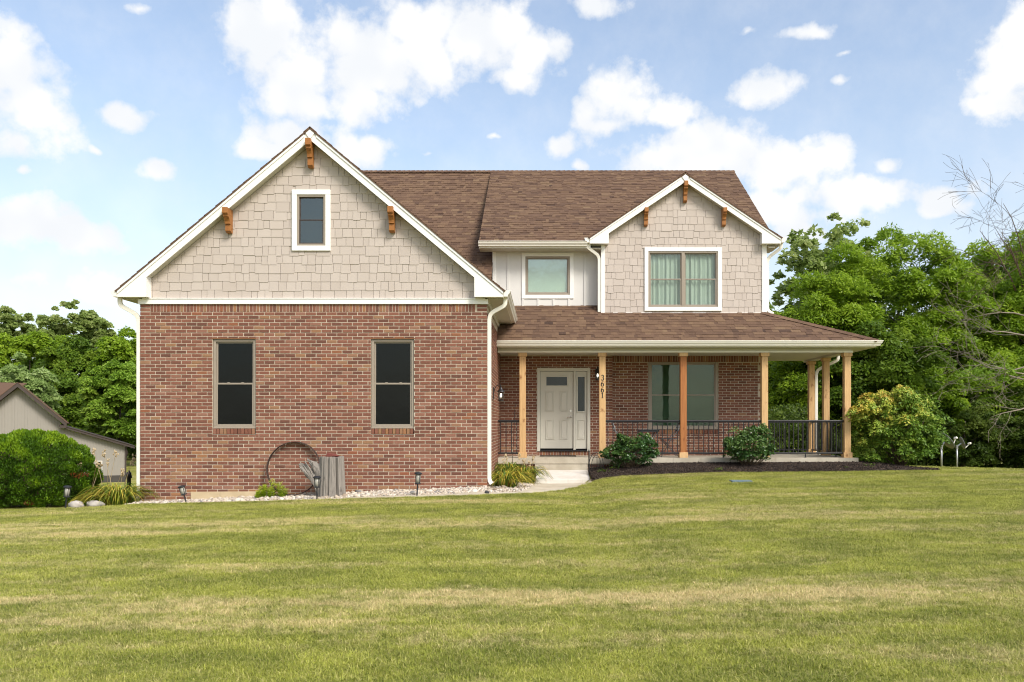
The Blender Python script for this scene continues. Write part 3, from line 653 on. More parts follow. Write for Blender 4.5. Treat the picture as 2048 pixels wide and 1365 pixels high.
def brick_pts(w, h, jit=0.0015):
    j = lambda: rnd.uniform(-jit, jit); e = 0.0045
    P = [(-w / 2, 0.03, -h / 2), (w / 2, 0.03, -h / 2), (w / 2, 0.03, h / 2), (-w / 2, 0.03, h / 2)]
    P += [(-w / 2 + j(), 0.004, -h / 2 + j()), (w / 2 + j(), 0.004, -h / 2 + j()), (w / 2 + j(), 0.004, h / 2 + j()), (-w / 2 + j(), 0.004, h / 2 + j())]
    d = rnd.uniform(-0.0015, 0.0025)
    P += [(-w / 2 + e + j(), -d, -h / 2 + e + j()), (w / 2 - e + j(), -d, -h / 2 + e + j()), (w / 2 - e + j(), -d, h / 2 - e + j()), (-w / 2 + e + j(), -d, h / 2 - e + j())]
    return P
BF = [(4, 5, 1, 0), (5, 6, 2, 1), (6, 7, 3, 2), (7, 4, 0, 3), (8, 9, 5, 4), (9, 10, 6, 5), (10, 11, 7, 6), (11, 8, 4, 7), (8, 11, 10, 9)]
BF = [tuple(reversed(f)) if i < 8 else tuple(reversed(f)) for i, f in enumerate(BF)]
full = [i for i, b in enumerate(bricks) if b[8] == 1 and b[4] - b[3] > 0.185 and b[6] - b[5] > 0.05 and b[5] > np.interp(b[0].x + b[3], BX, BZ)]
full.sort(key=lambda i: (bricks[i][0].x + bricks[i][3]) ** 2 + (bricks[i][5] - 1.6) ** 2)
single = set(full[:300]); vari = []
for k in range(60):
    me = bpy.data.meshes.new('brick'); me.from_pydata(brick_pts(BL, BH), [], BF); me.materials.append(M['brick'])
    at = me.attributes.new('tone', 'FLOAT', 'POINT'); tk = rtone(0); at.data.foreach_set('value', [tk] * 12); vari.append((tk, me))
rest = {}
for i, (O, U, N, a, b, c, d, tn, key) in enumerate(bricks):
    cc = O + U * ((a + b) / 2) + Vector((0, 0, (c + d) / 2))
    if i in single:
        me = min(rnd.sample(vari, 12), key=lambda v: abs(v[0] - tn))[1]
        reg(bpy.data.objects.new('brick', me), W_gar, cc)
    else:
        mb = rest.setdefault(1 if key in (1, 2) else 2 if key == 9 else 3, MB())
        pts = [cc + U * p[0] - N * p[1] + Vector((0, 0, p[2])) for p in brick_pts(b - a, d - c)]
        mir = U.cross(Vector((0, 0, 1))).dot(N) < 0
        mb.add(pts, [tuple(reversed(f)) for f in BF] if mir else BF, tn)
for k, mb in rest.items(): setp(obj('brick_courses', mb, 'brick', H), kind='stuff')

# ---------------- generic helpers for the shell
def xz(poly, y0, y1, name, mat, parent, bevel=0.0):
    return obj(name, MB().prism([(x, y0, z) for x, z in poly], (0, y1 - y0, 0)), mat, parent, bevel=bevel)
GUT = [(0, 0), (0.07, 0), (0.078, 0.028), (0.108, 0.068), (0.118, 0.105), (0.128, 0.108), (0.128, 0.122), (0.0, 0.122)]
def gutter(a, b, z, out, parent, mitre=(0, 0)):
    a, b, out = Vector(a), Vector(b), Vector(out); d = (b - a).normalized()
    mb = MB(); n = len(GUT); P = []
    for e, m_ in ((a, mitre[0]), (b, mitre[1])):
        for o_, zz in GUT: P.append(e + out * o_ + d * (o_ * m_) + Vector((0, 0, zz)))
    for p in P: p.z += z - a.z
    flip = d.cross(out).z < 0
    f = [tuple(range(n)), tuple(range(2 * n - 1, n - 1, -1))] + [(i, i + n, (i + 1) % n + n, (i + 1) % n) for i in range(n)]
    mb.add(P, [tuple(reversed(q)) for q in f] if not flip else f)
    return obj('gutter', mb, 'gutter', parent, bevel=0.003)
def smoothpath(pts, r=0.06, n=4):
    pts = [Vector(p) for p in pts]; out = [pts[0]]
    for i in range(1, len(pts) - 1):
        p, a, b = pts[i], pts[i - 1], pts[i + 1]; ra = min(r, (p - a).length * 0.45, (b - p).length * 0.45)
        s_, e_ = p + (a - p).normalized() * ra, p + (b - p).normalized() * ra
        for k in range(n + 1):
            t_ = k / n; out.append(s_ * (1 - t_) ** 2 + p * 2 * t_ * (1 - t_) + e_ * t_ ** 2)
    return out + [pts[-1]]
def downspout(pts, parent, side=(0, 1, 0), w=0.078, h=0.058, r=0.12):
    return obj('downspout', MB().sweep(smoothpath(pts, r), w, h, side), 'gutter', parent, bevel=0.006)

def clip(poly, a, b, c):          # keep a*x + b*z <= c
    out = []
    for i in range(len(poly)):
        p, q = poly[i], poly[(i + 1) % len(poly)]; dp, dq = a * p[0] + b * p[1] - c, a * q[0] + b * q[1] - c
        if dp <= 0: out.append(p)
        if dp * dq < 0: t_ = dp / (dp - dq); out.append((p[0] + (q[0] - p[0]) * t_, p[1] + (q[1] - p[1]) * t_))
    return out
def area(p): return 0.5 * abs(sum(p[i][0] * p[(i + 1) % len(p)][1] - p[(i + 1) % len(p)][0] * p[i][1] for i in range(len(p)))) if len(p) > 2 else 0

# ---------------- roof shingles
def shingles(name, O, U, Vv, L, S, cuts, parent, seed=0, thick=0.007, expo=0.143, off=0.02):
    """Courses of laminated tabs on the plane O + U*u + Vv*v (Vv points up the slope)."""
    q = random.Random(seed); O, U, Vv = Vector(O), Vector(U).normalized(), Vector(Vv).normalized(); Nn = U.cross(Vv).normalized()
    if Nn.z < 0: Nn = -Nn
    mb = MB(); row = 0; v = 0.0
    while v < S:
        u = -q.uniform(0, 0.3); prev = 0.5
        while u < L:
            w = q.choice((0.08, 0.11, 0.15, 0.19, 0.25)) * q.uniform(0.85, 1.15)
            tn = min(1, max(0, q.gauss(0.55, 0.15)))
            th = thick * (1.0 if q.random() < 0.55 else 1.9)
            poly = [(u, v - 0.004 - (0.003 if th > thick else 0)), (u + w, v - 0.004 - (0.003 if th > thick else 0)), (u + w, v + expo + 0.02), (u, v + expo + 0.02)]
            for c in [(-1, 0, 0), (1, 0, L), (0, 1, S)] + list(cuts): poly = clip(poly, *c) if len(poly) > 2 else poly
            if area(poly) > 0.0006:
                lo = [O + U * a + Vv * b + Nn * (off + 0.0) for a, b in poly]
                hi = [O + U * a + Vv * b + Nn * (off + th + 0.004 - (b - v) / expo * 0.007) for a, b in poly]
                nn = len(poly); fl = (hi[1] - hi[0]).cross(hi[2] - hi[0]).dot(Nn) < 0
                fc = [tuple(range(nn, 2 * nn))] + [(i, (i + 1) % nn, (i + 1) % nn + nn, i + nn) for i in range(nn)]
                mb.add(lo + hi, [tuple(reversed(f)) for f in fc] if fl else fc, tn)
            u += w
        v += expo; row += 1
    return setp(obj(name, mb, 'shingle', parent), kind='stuff')
def slab(name, O, U, Vv, poly, t, mat, parent):
    O, U, Vv = Vector(O), Vector(U).normalized(), Vector(Vv).normalized(); Nn = U.cross(Vv).normalized()
    if Nn.z < 0: Nn = -Nn
    return obj(name, MB().prism([O + U * a + Vv * b for a, b in poly], Nn * t), mat, parent)
def caps(p0, p1, n1, n2, parent, w=0.15, step=0.145):
    """Overlapping cap shingles along a hip or ridge from low end p0 to high end p1; n1/n2: downhill directions of both sides."""
    p0, p1, n1, n2 = Vector(p0), Vector(p1), Vector(n1).normalized(), Vector(n2).normalized(); d = (p1 - p0); L = d.length; d.normalize(); k = 0
    up = Vector((0, 0, 1)); src = []
    while k * step < L:
        a = p0 + d * (k * step); b = a + d * (step + 0.05)
        mb = MB(); tn = rnd.uniform(0.25, 0.8); lift0, lift1 = up * 0.045, up * 0.030
        for sgn, nd in ((1, n1), (-1, n2)):
            P = [a + lift0, a + nd * w + lift0, b + nd * w + lift1, b + lift1]; th = up * 0.014
            c = [p + th for p in P]; fl = (c[1] - c[0]).cross(c[2] - c[0]).z < 0
            f = [(0, 3, 2, 1), (4, 5, 6, 7), (0, 1, 5, 4), (1, 2, 6, 5), (2, 3, 7, 6), (3, 0, 4, 7)]
            mb.add(P + c, [tuple(reversed(x_)) for x_ in f] if fl else f, tn)
        obj('cap_shingle', mb, 'shingle', parent); k += 1

# ---------------- garage gable
XC, YF = -4.595, 16.70
HW, SL = 3.777, 0.8375
ZE, ZB = PZ(583, YF), PZ(594.5, YF)               # roof deck at the eave end, bottom of the boxed eave
ZA = ZE + SL * HW
deck = lambda x: ZA - SL * abs(x - XC)
gwall = [(XL + 0.02, ZT + 0.02), (XR_ - 0.02, ZT + 0.02), (XR_ - 0.02, deck(XR_) - 0.12), (XC, ZA - 0.12), (XL + 0.02, deck(XL) - 0.12)]
gX0, gX1, gZ0, gZ1 = PX(584, YG), PX(661, YG), PZ(502, YG), PZ(380, YG)
mbw = MB()
for (a, b, c, d) in wall_rects(XL + 0.02, XR_ - 0.02, ZT, ZA, [(gX0 + 0.05, gX1 - 0.05, gZ0 + 0.05, gZ1 - 0.05)]):
    p = [(a, c), (b, c), (b, d), (a, d)]
    for s_ in (1, -1): p = clip(p, SL * s_, 1, ZA - 0.12 + SL * s_ * XC) if len(p) > 2 else p
    if area(p) > 1e-4: mbw.prism([(x, YG + 0.03, z) for x, z in p], (0, 0.1, 0))
gable = obj('gable_wall', mbw, 'shake', H)
def shakes(x0, x1, z0, z1, Y, cuts, hole, parent, expo, seed, joined, name='shake_shingle'):
    q = random.Random(seed); z = z0; mbj = MB(); cnt = 0
    while z < z1:
        x = x0 - q.uniform(0, 0.15)
        while x < x1:
            w = q.choice((0.115, 0.15, 0.15, 0.19, 0.19, 0.235, 0.27)) * (expo / 0.174); dz = q.choice((0, 0, 0.012, 0.024))
            poly = [(x + 0.0035, z - 0.002 - dz), (x + w - 0.0035, z - 0.002 - dz), (x + w - 0.0035, z + expo + 0.025), (x + 0.0035, z + expo + 0.025)]
            for c in [(-1, 0, -x0), (1, 0, x1), (0, -1, -z0)] + list(cuts): poly = clip(poly, *c) if len(poly) > 2 else poly
            if hole and len(poly) > 2:
                h = hole; xs = [p[0] for p in poly]; zs = [p[1] for p in poly]
                if max(xs) > h[0] and min(xs) < h[1] and max(zs) > h[2] and min(zs) < h[3]:
                    poly = max((clip(poly, *c) for c in ((1, 0, h[0]), (-1, 0, -h[1]), (0, 1, h[2]), (0, -1, -h[3]))), key=area)
            if area(poly) > 0.0012:
                th = lambda zz: 0.0155 - 0.009 * min(1, max(0, (zz - z) / expo)); n_ = len(poly); tk = q.random(); mb = mbj if joined else MB()
                P = [(a, Y + 0.035, b) for a, b in poly] + [(a, Y + 0.028 - th(b) - (0.003 if dz else 0), b) for a, b in poly]
                fc = [tuple(range(2 * n_ - 1, n_ - 1, -1))] + [(i, i + n_, (i + 1) % n_ + n_, (i + 1) % n_) for i in range(n_)]
                sg = sum(poly[i][0] * poly[(i + 1) % n_][1] - poly[(i + 1) % n_][0] * poly[i][1] for i in range(n_))
                mb.add(P, [tuple(reversed(f)) for f in fc] if sg > 0 else fc, tk); cnt += 1
                if not joined: obj(name, mb, 'shake', parent)
            x += w
        z += expo
    if joined: setp(obj(name, mbj, 'shake', parent), kind='stuff')
    return cnt
NSH = shakes(XL + 0.1, XR_ - 0.1, ZB, ZA, YG, [(SL, 1, ZA - 0.2 + SL * XC), (-SL, 1, ZA - 0.2 - SL * XC)], (gX0 + 0.01, gX1 - 0.01, gZ0 + 0.01, gZ1 - 0.01), gable, 0.1745, 5, False)
# frieze boards
box('frieze_board', XL - 0.03, XR_ + 0.02, YG - 0.035, YG + 0.02, ZT, PZ(599, YG), 'white', H, 0.004)
box('frieze_cap', XL + 0.06, XR_ - 0.04, YG - 0.05, YG + 0.02, PZ(599, YG) + 0.002, ZB + 0.004, 'white', H, 0.004)
# rakes, soffits and boxed returns
def gable_trim(xc, hw, sl, za, yf, yw, zb, ret, vth, parent, mold):
    for s_ in (-1, 1):
        e = xc + s_ * hw; zt = lambda x: za - sl * abs(x - xc)
        xr = xc + s_ * ret
        rake = [(xc, za - vth), (xc, za), (e, zt(e)), (e, zb + 0.002), (xr, zb + 0.002), (xr, zt(xr) - vth)] if s_ > 0 else [(xc, za), (xc, za - vth), (xr, zt(xr) - vth), (xr, zb + 0.002), (e, zb + 0.002), (e, zt(e))]
        xz(rake, yf, yf + 0.022, 'fascia', 'white', parent, 0.003)
        mo = [(xc + s_ * 0.12, zt(xc + 0.12) - mold), (xc + s_ * 0.12, zt(xc + 0.12) + 0.002), (e, zt(e) + 0.002), (e, zt(e) - mold)]
        xz(mo, yf - 0.018, yf - 0.001, 'rake_moulding', 'white', parent, 0.003)
        xz([(xc, za - vth + 0.02), (xr, zt(xr) - vth + 0.02), (xr, zt(xr) - vth + 0.06), (xc, za - vth + 0.06)], yf + 0.023, yw + 0.05, 'soffit', 'soffit', parent)
        xz([(xr, zb + 0.01), (e, zb + 0.01), (e, zt(e) - 0.03), (xr, zt(xr) - 0.06)], yf + 0.0225, yw + 0.03, 'boxed_return', 'white', parent)
    xz([(xc - 0.085, za - 0.075), (xc, za - vth + 0.01), (xc + 0.085, za - 0.075), (xc, za + 0.0)], yf - 0.022, yf - 0.0005, 'peak_block', 'white', parent)
gable_trim(XC, HW, SL, ZA, YF, YG, ZB, 3.21, 0.205, H, 0.055)
# garage roof
YB_G = 24.2
cs = 1 / math.sqrt(1 + SL * SL)
for s_ in (-1, 1):
    e = XC + s_ * (HW + 0.02); O = (e, YF - 0.03, deck(e) + 0.003); Vv = (-s_ * 1, 0, SL); Lr = (HW + 0.02) / cs
    rf = slab('roof', O, (0, 1, 0), Vv, [(0, 0), (YB_G - YF, 0), (YB_G - YF, Lr), (0, Lr)], 0.018, 'shingle', H)
    shingles('shingles', O, (0, 1, 0), Vv, YB_G - YF, Lr, [], rf, 20 + s_)
    # eave soffit, fascia and gutter
    x_w, x_f = (XL, e + 0.02) if s_ < 0 else (XR_, e - 0.02)
    yend = 21.85 if s_ > 0 else 28.0
    box('soffit', min(x_w, x_f) , max(x_w, x_f), YG + 0.03, yend, ZB - 0.012, ZB + 0.006, 'soffit', H)
    box('eave_fascia', x_f - 0.012, x_f + 0.012, YG - 0.19, yend, ZB - 0.006, ZE + 0.0, 'gutter', H)
    gutter((x_f + s_ * 0.013, YF - 0.005, 0), (x_f + s_ * 0.013, yend, 0), ZE - 0.105, (s_, 0, 0), H)
    if s_ > 0: box('frieze_board', XR_ + 0.001, XR_ + 0.03, YG - 0.0, yend, ZT, ZB - 0.012, 'soffit', H)
caps((XC, YF - 0.03, ZA), (XC, YB_G, ZA), (1, 0, -SL), (-1, 0, -SL), H, 0.17)
xd = XL - 0.045
downspout([(PX(245, 16.95), 16.85, ZE - 0.1), (PX(245, 16.95), 16.85, PZ(612, 16.95)), (xd, 16.95, PZ(632, 16.95)), (xd, 16.95, 0.22), (xd - 0.09, 16.9, 0.14)], H)
xd = XR_ + 0.042
downspout([(PX(1011, 16.95), 16.9, ZE - 0.1), (PX(1011, 16.95), 16.9, PZ(612, 16.95)), (xd, 16.97, PZ(628, 16.95)), (xd, 16.97, 0.50), (xd + 0.05, 16.9, 0.43)], H)

# ---------------- brackets
def bracket(x, ztop, ybase, w, h, dep, parent):
    b = empty('bracket', (x, ybase, ztop - h), parent); y0 = ybase
    mb = lambda pr: MB().prism([(x - w / 2, y0 - d_ * dep, ztop - z_ * h) for d_, z_ in pr], (w, 0, 0))
    obj('bracket_arm', mb([(0, 0), (1, 0), (1, 0.24), (0.93, 0.28), (0, 0.28)]), 'stain', b, bevel=0.003)
    arc = [(0, 0.285)] + [(0.86, 0.285), (0.84, 0.36), (0.66, 0.42), (0.56, 0.52), (0.53, 0.60), (0.53, 0.64), (0.44, 0.655), (0.42, 0.66), (0, 0.66)]
    obj('bracket_scroll', mb(arc), 'stain', b, bevel=0.002)
    obj('bracket_foot', mb([(0, 0.665), (0.42, 0.665), (0.42, 0.93), (0.2, 1.0), (0, 1.0)]), 'stain', b, bevel=0.003)
    return b
for cx_, ct, cb in ((462, 418, 464), (625, 281, 333), (787, 416, 463)):
    bracket(PX(cx_ - 1.5, YG), PZ(ct + 1, YG - 0.12), YG - 0.002, 0.105 if cx_ != 625 else 0.10, (cb - ct) / 101.0, 0.30, H)

# ---------------- windows
def frame_mb(x0, x1, z0, z1, w, y0, y1):
    return MB().box(x0, x1, y0, y1, z1 - w, z1).box(x0, x1, y0, y1, z0, z0 + w).box(x0, x0 + w, y0, y1, z0 + w, z1 - w).box(x1 - w, x1, y0, y1, z0 + w, z1 - w)
def sash(win, x0, x1, z0, z1, y, pane, back, fw=0.03, hung=True, railmat='taupe'):
    zm = (z0 + z1) / 2
    parts = [(z0, zm + 0.018, y + 0.0), (zm - 0.018, z1, y + 0.022)] if hung else [(z0, z1, y)]
    for (a, b, yy) in parts:
        obj('sash', frame_mb(x0, x1, a, b, fw, yy, yy + 0.02), railmat, win, bevel=0.002)
        box('pane', x0 + fw - 0.004, x1 - fw + 0.004, yy + 0.008, yy + 0.013, a + fw - 0.004, b - fw + 0.004, pane, win)
def curtain(win, x0, x1, z0, z1, y, mat='curtain', amp=0.018, seed=0):
    q = random.Random(seed); n_ = 60; V = []; ph1, ph2 = q.uniform(0, 6), q.uniform(0, 6)
    for i in range(n_ + 1):
        t_ = i / n_; x = x0 + (x1 - x0) * t_; dy = amp * (math.sin(t_ * 44 + ph1) + 0.7 * math.sin(t_ * 23 + ph2) + 0.4 * math.sin(t_ * 80))
        V += [(x, y + dy * 0.6, z1), (x + 0.01 * math.sin(t_ * 9 + ph1), y + dy * 1.3, z0)]
    Fq = np.array([(2 * i, 2 * i + 1, 2 * i + 3, 2 * i + 2) for i in range(n_)])
    return arr_obj('curtain', np.array(V), Fq, M[mat], win, None, True)
def blinds(win, x0, x1, z0, z1, y, mat='blind', p=0.045):
    mb = MB(); z = z0
    while z < z1 - 0.01:
        mb.hexa([(x0, y, z), (x1, y, z), (x1, y + 0.012, z + 0.004), (x0, y + 0.012, z + 0.004), (x0, y + 0.010, z + p), (x1, y + 0.010, z + p), (x1, y + 0.022, z + p + 0.002), (x0, y + 0.022, z + p + 0.002)]); z += p
    return setp(obj('blind', mb, mat, win), kind='stuff')
def trim(win, x0, x1, z0, z1, w, y0, y1):
    box('trim_board', x0, x1, y0, y1, z1 - w, z1, 'white', win, 0.003); box('trim_board', x0, x1, y0, y1, z0, z0 + w, 'white', win, 0.003)
    box('trim_board', x0, x0 + w, y0 + 0.001, y1, z0 + w, z1 - w, 'white', win, 0.003); box('trim_board', x1 - w, x1, y0 + 0.001, y1, z0 + w, z1 - w, 'white', win, 0.003)
for (a, b, c, d) in gw:                                     # garage windows behind dark screens
    w = empty('window', ((a + b) / 2, YG + 0.05, c), H)
    obj('frame', frame_mb(a + 0.008, b - 0.008, c + 0.004, d - 0.018, 0.045, YG + 0.03, YG + 0.10), 'taupe', w, bevel=0.003)
    sash(w, a + 0.053, b - 0.053, c + 0.049, d - 0.063, YG + 0.05, 'pane_dk', None, 0.032)
    box('insect_screen', a + 0.05, b - 0.05, YG + 0.098, YG + 0.104, c + 0.04, d - 0.05, 'screen', w)
    box('sill', a + 0.004, b - 0.004, YG + 0.002, YG + 0.055, c - 0.004, c + 0.014, 'taupe', w, 0.003)
    box('lintel', a - 0.02, b + 0.02, YG - 0.002, YG + 0.1, d - 0.012, d + 0.003, 'rustlint', w)
    for k in (0.35, 0.68): box('sash_latch', a + (b - a) * k - 0.025, a + (b - a) * k + 0.025, YG + 0.044, YG + 0.06, (c + d) / 2 + 0.008, (c + d) / 2 + 0.022, 'taupe', w, 0.003)
w = empty('window', ((gX0 + gX1) / 2, YG, gZ0), H)          # gable window
trim(w, gX0, gX1, gZ0, gZ1, 0.098, YG - 0.022, YG + 0.04)
fx0, fx1, fz0, fz1 = gX0 + 0.098, gX1 - 0.098, gZ0 + 0.098, gZ1 - 0.098
obj('frame', frame_mb(fx0, fx1, fz0, fz1, 0.042, YG - 0.006, YG + 0.08), 'taupe', w, bevel=0.003)
sash(w, fx0 + 0.042, fx1 - 0.042, fz0 + 0.042, fz1 - 0.042, YG + 0.01, 'pane_gable', None, 0.022, railmat='barntrim')
box('insect_screen', fx0 + 0.03, fx1 - 0.03, YG + 0.09, YG + 0.095, fz0 + 0.03, fz1 - 0.03, 'screen', w)
w = empty('window', ((wX0 + wX1) / 2, YW, wZ0), H)          # porch window, two double-hung units with blinds
obj('frame', frame_mb(wX0 + 0.005, wX1 - 0.005, wZ0 + 0.003, wZ1 - 0.005, 0.07, YW + 0.02, YW + 0.09), 'taupe', w, bevel=0.004)
xm = (wX0 + wX1) / 2; box('mullion', xm - 0.045, xm + 0.045, YW + 0.021, YW + 0.088, wZ0 + 0.073, wZ1 - 0.075, 'taupe', w, 0.003)
for a, b in ((wX0 + 0.075, xm - 0.045), (xm + 0.045, wX1 - 0.075)):
    sash(w, a, b, wZ0 + 0.073, wZ1 - 0.075, YW + 0.04, 'pane_porch', None, 0.028)
    blinds(w, a + 0.01, b - 0.01, wZ0 + 0.08, wZ1 - 0.08, YW + 0.095)
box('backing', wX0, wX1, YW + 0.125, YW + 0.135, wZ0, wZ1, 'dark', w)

# ---------------- porch
ZF, YS = 0.80, 20.65
slabp = obj('porch_slab', MB().box(XR_ + 0.004, 7.59, YS, YW - 0.02, 0.655, ZF).box(5.7, 7.59, YW - 0.02, 24.0, 0.655, ZF), 'concrete', H, bevel=0.008)
LX0, LX1 = -0.217, 1.034
obj('step', MB().box(LX0 - 0.03, LX1 + 0.0, YS + 0.015, 20.8, 0.1, 0.652), 'concrete', H, bevel=0.006)
obj('step', MB().hexa([(LX0, 19.5, 0.05), (LX1, 19.5, 0.05), (LX1, YS + 0.012, 0.05), (LX0, YS + 0.012, 0.05), (LX0, 19.5, 0.358), (LX1, 19.5, 0.358), (LX1, YS + 0.012, 0.508), (LX0, YS + 0.012, 0.508)]), 'concpale', H, bevel=0.012)
YP, ZC = 20.77, 3.35                                       # post line, top of posts
xg0, xg1, yg = XR_ + 0.003, 7.895, 20.40
zgt = PZ(681, 20.27)
box('porch_beam', XR_ + 0.004, 7.45, YP - 0.09, YP + 0.09, ZC, 3.46, 'soffit', H, 0.004)
box('beam_trim', XR_ + 0.004, 7.46, YP - 0.10, YP - 0.091, ZC + 0.0, ZC + 0.045, 'gutter', H, 0.003)
box('porch_beam', 7.27, 7.45, YP + 0.091, 24.0, ZC, 3.46, 'soffit', H, 0.004)
box('beam_trim', 7.451, 7.461, YP - 0.09, 24.0, ZC, ZC + 0.045, 'gutter', H, 0.003)
obj('porch_ceiling', MB().box(XR_ + 0.004, 7.27, YP + 0.091, YW + 0.02, 3.395, 3.41).box(XE + 0.005, 7.27, YW + 0.02, 24.0, 3.395, 3.41), 'soffit', H)
obj('soffit', MB().box(XR_ + 0.004, 7.9, yg + 0.02, YP - 0.101, 3.462, 3.474).box(7.462, 7.9, YP - 0.101, 24.3, 3.4615, 3.4735), 'soffit', H)
box('eave_fascia', XR_ + 0.004, 7.9, yg - 0.002, yg + 0.019, 3.455, zgt - 0.005, 'gutter', H)
box('eave_fascia', 7.9, 7.92, yg - 0.002, 24.3, 3.455, zgt - 0.006, 'gutter', H)
gutter((XR_ - 0.02, yg - 0.003, 0), (7.921, yg - 0.003, 0), zgt - 0.122, (0, -1, 0), H, (0, 1))
gutter((7.921, 24.3, 0), (7.921, yg - 0.003, 0), zgt - 0.122, (1, 0, 0), H, (0, 1))
# porch roof: front plane and side plane meeting at a hip
YDm = 21.64                                               # dormer face
e0 = Vector((XR_ - 0.02, 20.37, zgt - 0.01)); sp_f = 0.640
hipx0, hipx1 = 7.95, 5.61; zhip = e0.z + sp_f * (YDm - 20.37)
top_y = YD + 0.03
sl_len = math.sqrt(1 + sp_f ** 2)
Vf = (0, 1, sp_f); Lf = hipx0 - e0.x
hs = (hipx0 - hipx1) / ((YDm - 20.37) * sl_len)             # hip run per slope length
Sf = (top_y - 20.37) * sl_len
cut_f = [(1, hs, Lf)]
rf = slab('roof', e0, (1, 0, 0), Vf, [(0, 0), (Lf, 0), (Lf - hs * Sf, Sf), (0, Sf)], 0.018, 'shingle', H)
shingles('shingles', e0, (1, 0, 0), Vf, Lf, Sf, cut_f, rf, 31)
sps = (zhip - e0.z) / (hipx0 - hipx1); Ls = 24.4 - 20.37; ss = math.sqrt(1 + sps ** 2); Ss = (hipx0 - XE) * ss
O = (hipx0, 20.37, e0.z); hs2 = (YDm - 20.37) / ((hipx0 - hipx1) * ss)
rf = slab('roof', O, (0, 1, 0), (-1, 0, sps), [(0, 0), (Ls, 0), (Ls, Ss), (hs2 * Ss, Ss)], 0.018, 'shingle', H)
shingles('shingles', O, (0, 1, 0), (-1, 0, sps), Ls, Ss, [(-1, hs2, 0)], rf, 32)
hd = Vector((hipx1 - hipx0, YDm - 20.37, zhip - e0.z))
caps((hipx0, 20.37, e0.z), (hipx1, YDm, zhip), Vector((-1, 0, 0)) + Vector((0, 0, 0)), Vector((0, 1, 0)), H, 0.0, 100.0) if False else None
def hipcaps(p0, p1, dA, dB, parent, w=0.14, step=0.15):
    p0, p1 = Vector(p0), Vector(p1); d = p1 - p0; L = d.length; d.normalize(); k = 0
    while k * step < L - 0.02:
        a = p0 + d * (k * step); b = a + d * (step + 0.045); mb = MB(); tn = rnd.uniform(0.3, 0.85)
        for nd in (dA, dB):
            nd = Vector(nd); nn = d.cross(nd).normalized()
            if nn.z < 0: nn = -nn
            P = [a + nn * 0.040, a + nd * w + nn * 0.040, b + nd * w + nn * 0.030, b + nn * 0.030]; C_ = [p + nn * 0.012 for p in P]
            fl = (C_[1] - C_[0]).cross(C_[2] - C_[0]).dot(nn) < 0; f = [(0, 3, 2, 1), (4, 5, 6, 7), (0, 1, 5, 4), (1, 2, 6, 5), (2, 3, 7, 6), (3, 0, 4, 7)]
            mb.add(P + C_, [tuple(reversed(x_)) for x_ in f] if fl else f, tn)
        obj('cap_shingle', mb, 'shingle', parent); k += 1
hdn = hd.normalized(); up_f = Vector((0, 1, sp_f)).normalized(); up_s = Vector((-1, 0, sps)).normalized()
def perp(in_plane, hdir):
    v = in_plane - hdir * in_plane.dot(hdir); return v.normalized()
fa = perp(Vector((-1, 0, 0)), hdn); fb = perp(Vector((0, 1, 0)), hdn)
hipcaps((hipx0, 20.37, e0.z), (hipx1, YDm, zhip), fa, fb, H)
# posts
def post(x, y, mat='cedar', blk='cedar', parent=H):
    c = empty('post', (x, y, ZF), parent); w = 0.077
    box('shaft', x - w, x + w, y - w, y + w, ZF + 0.13, ZC - 0.088, mat, c, 0.006)
    box('cap_block', x - 0.104, x + 0.104, y - 0.104, y + 0.104, ZC - 0.088, ZC - 0.001, blk, c, 0.005)
    box('base_block', x - 0.104, x + 0.104, y - 0.104, y + 0.104, ZF + 0.001, ZF + 0.13, blk, c, 0.005)
    return c
POSTX = [PX(p, YP - 0.08) for p in (1045.2, 1205.0, 1367.3, 1530.0, 1695.8)]
posts = [post(x, YP, 'cedar_red' if i == 2 else 'cedar', 'cedar_pale' if i == 2 else 'cedar') for i, x in enumerate(POSTX)]
XS = POSTX[4]; YA, YBk = 22.32, 23.55
posts += [post(XS, YA), post(XS, YBk)]
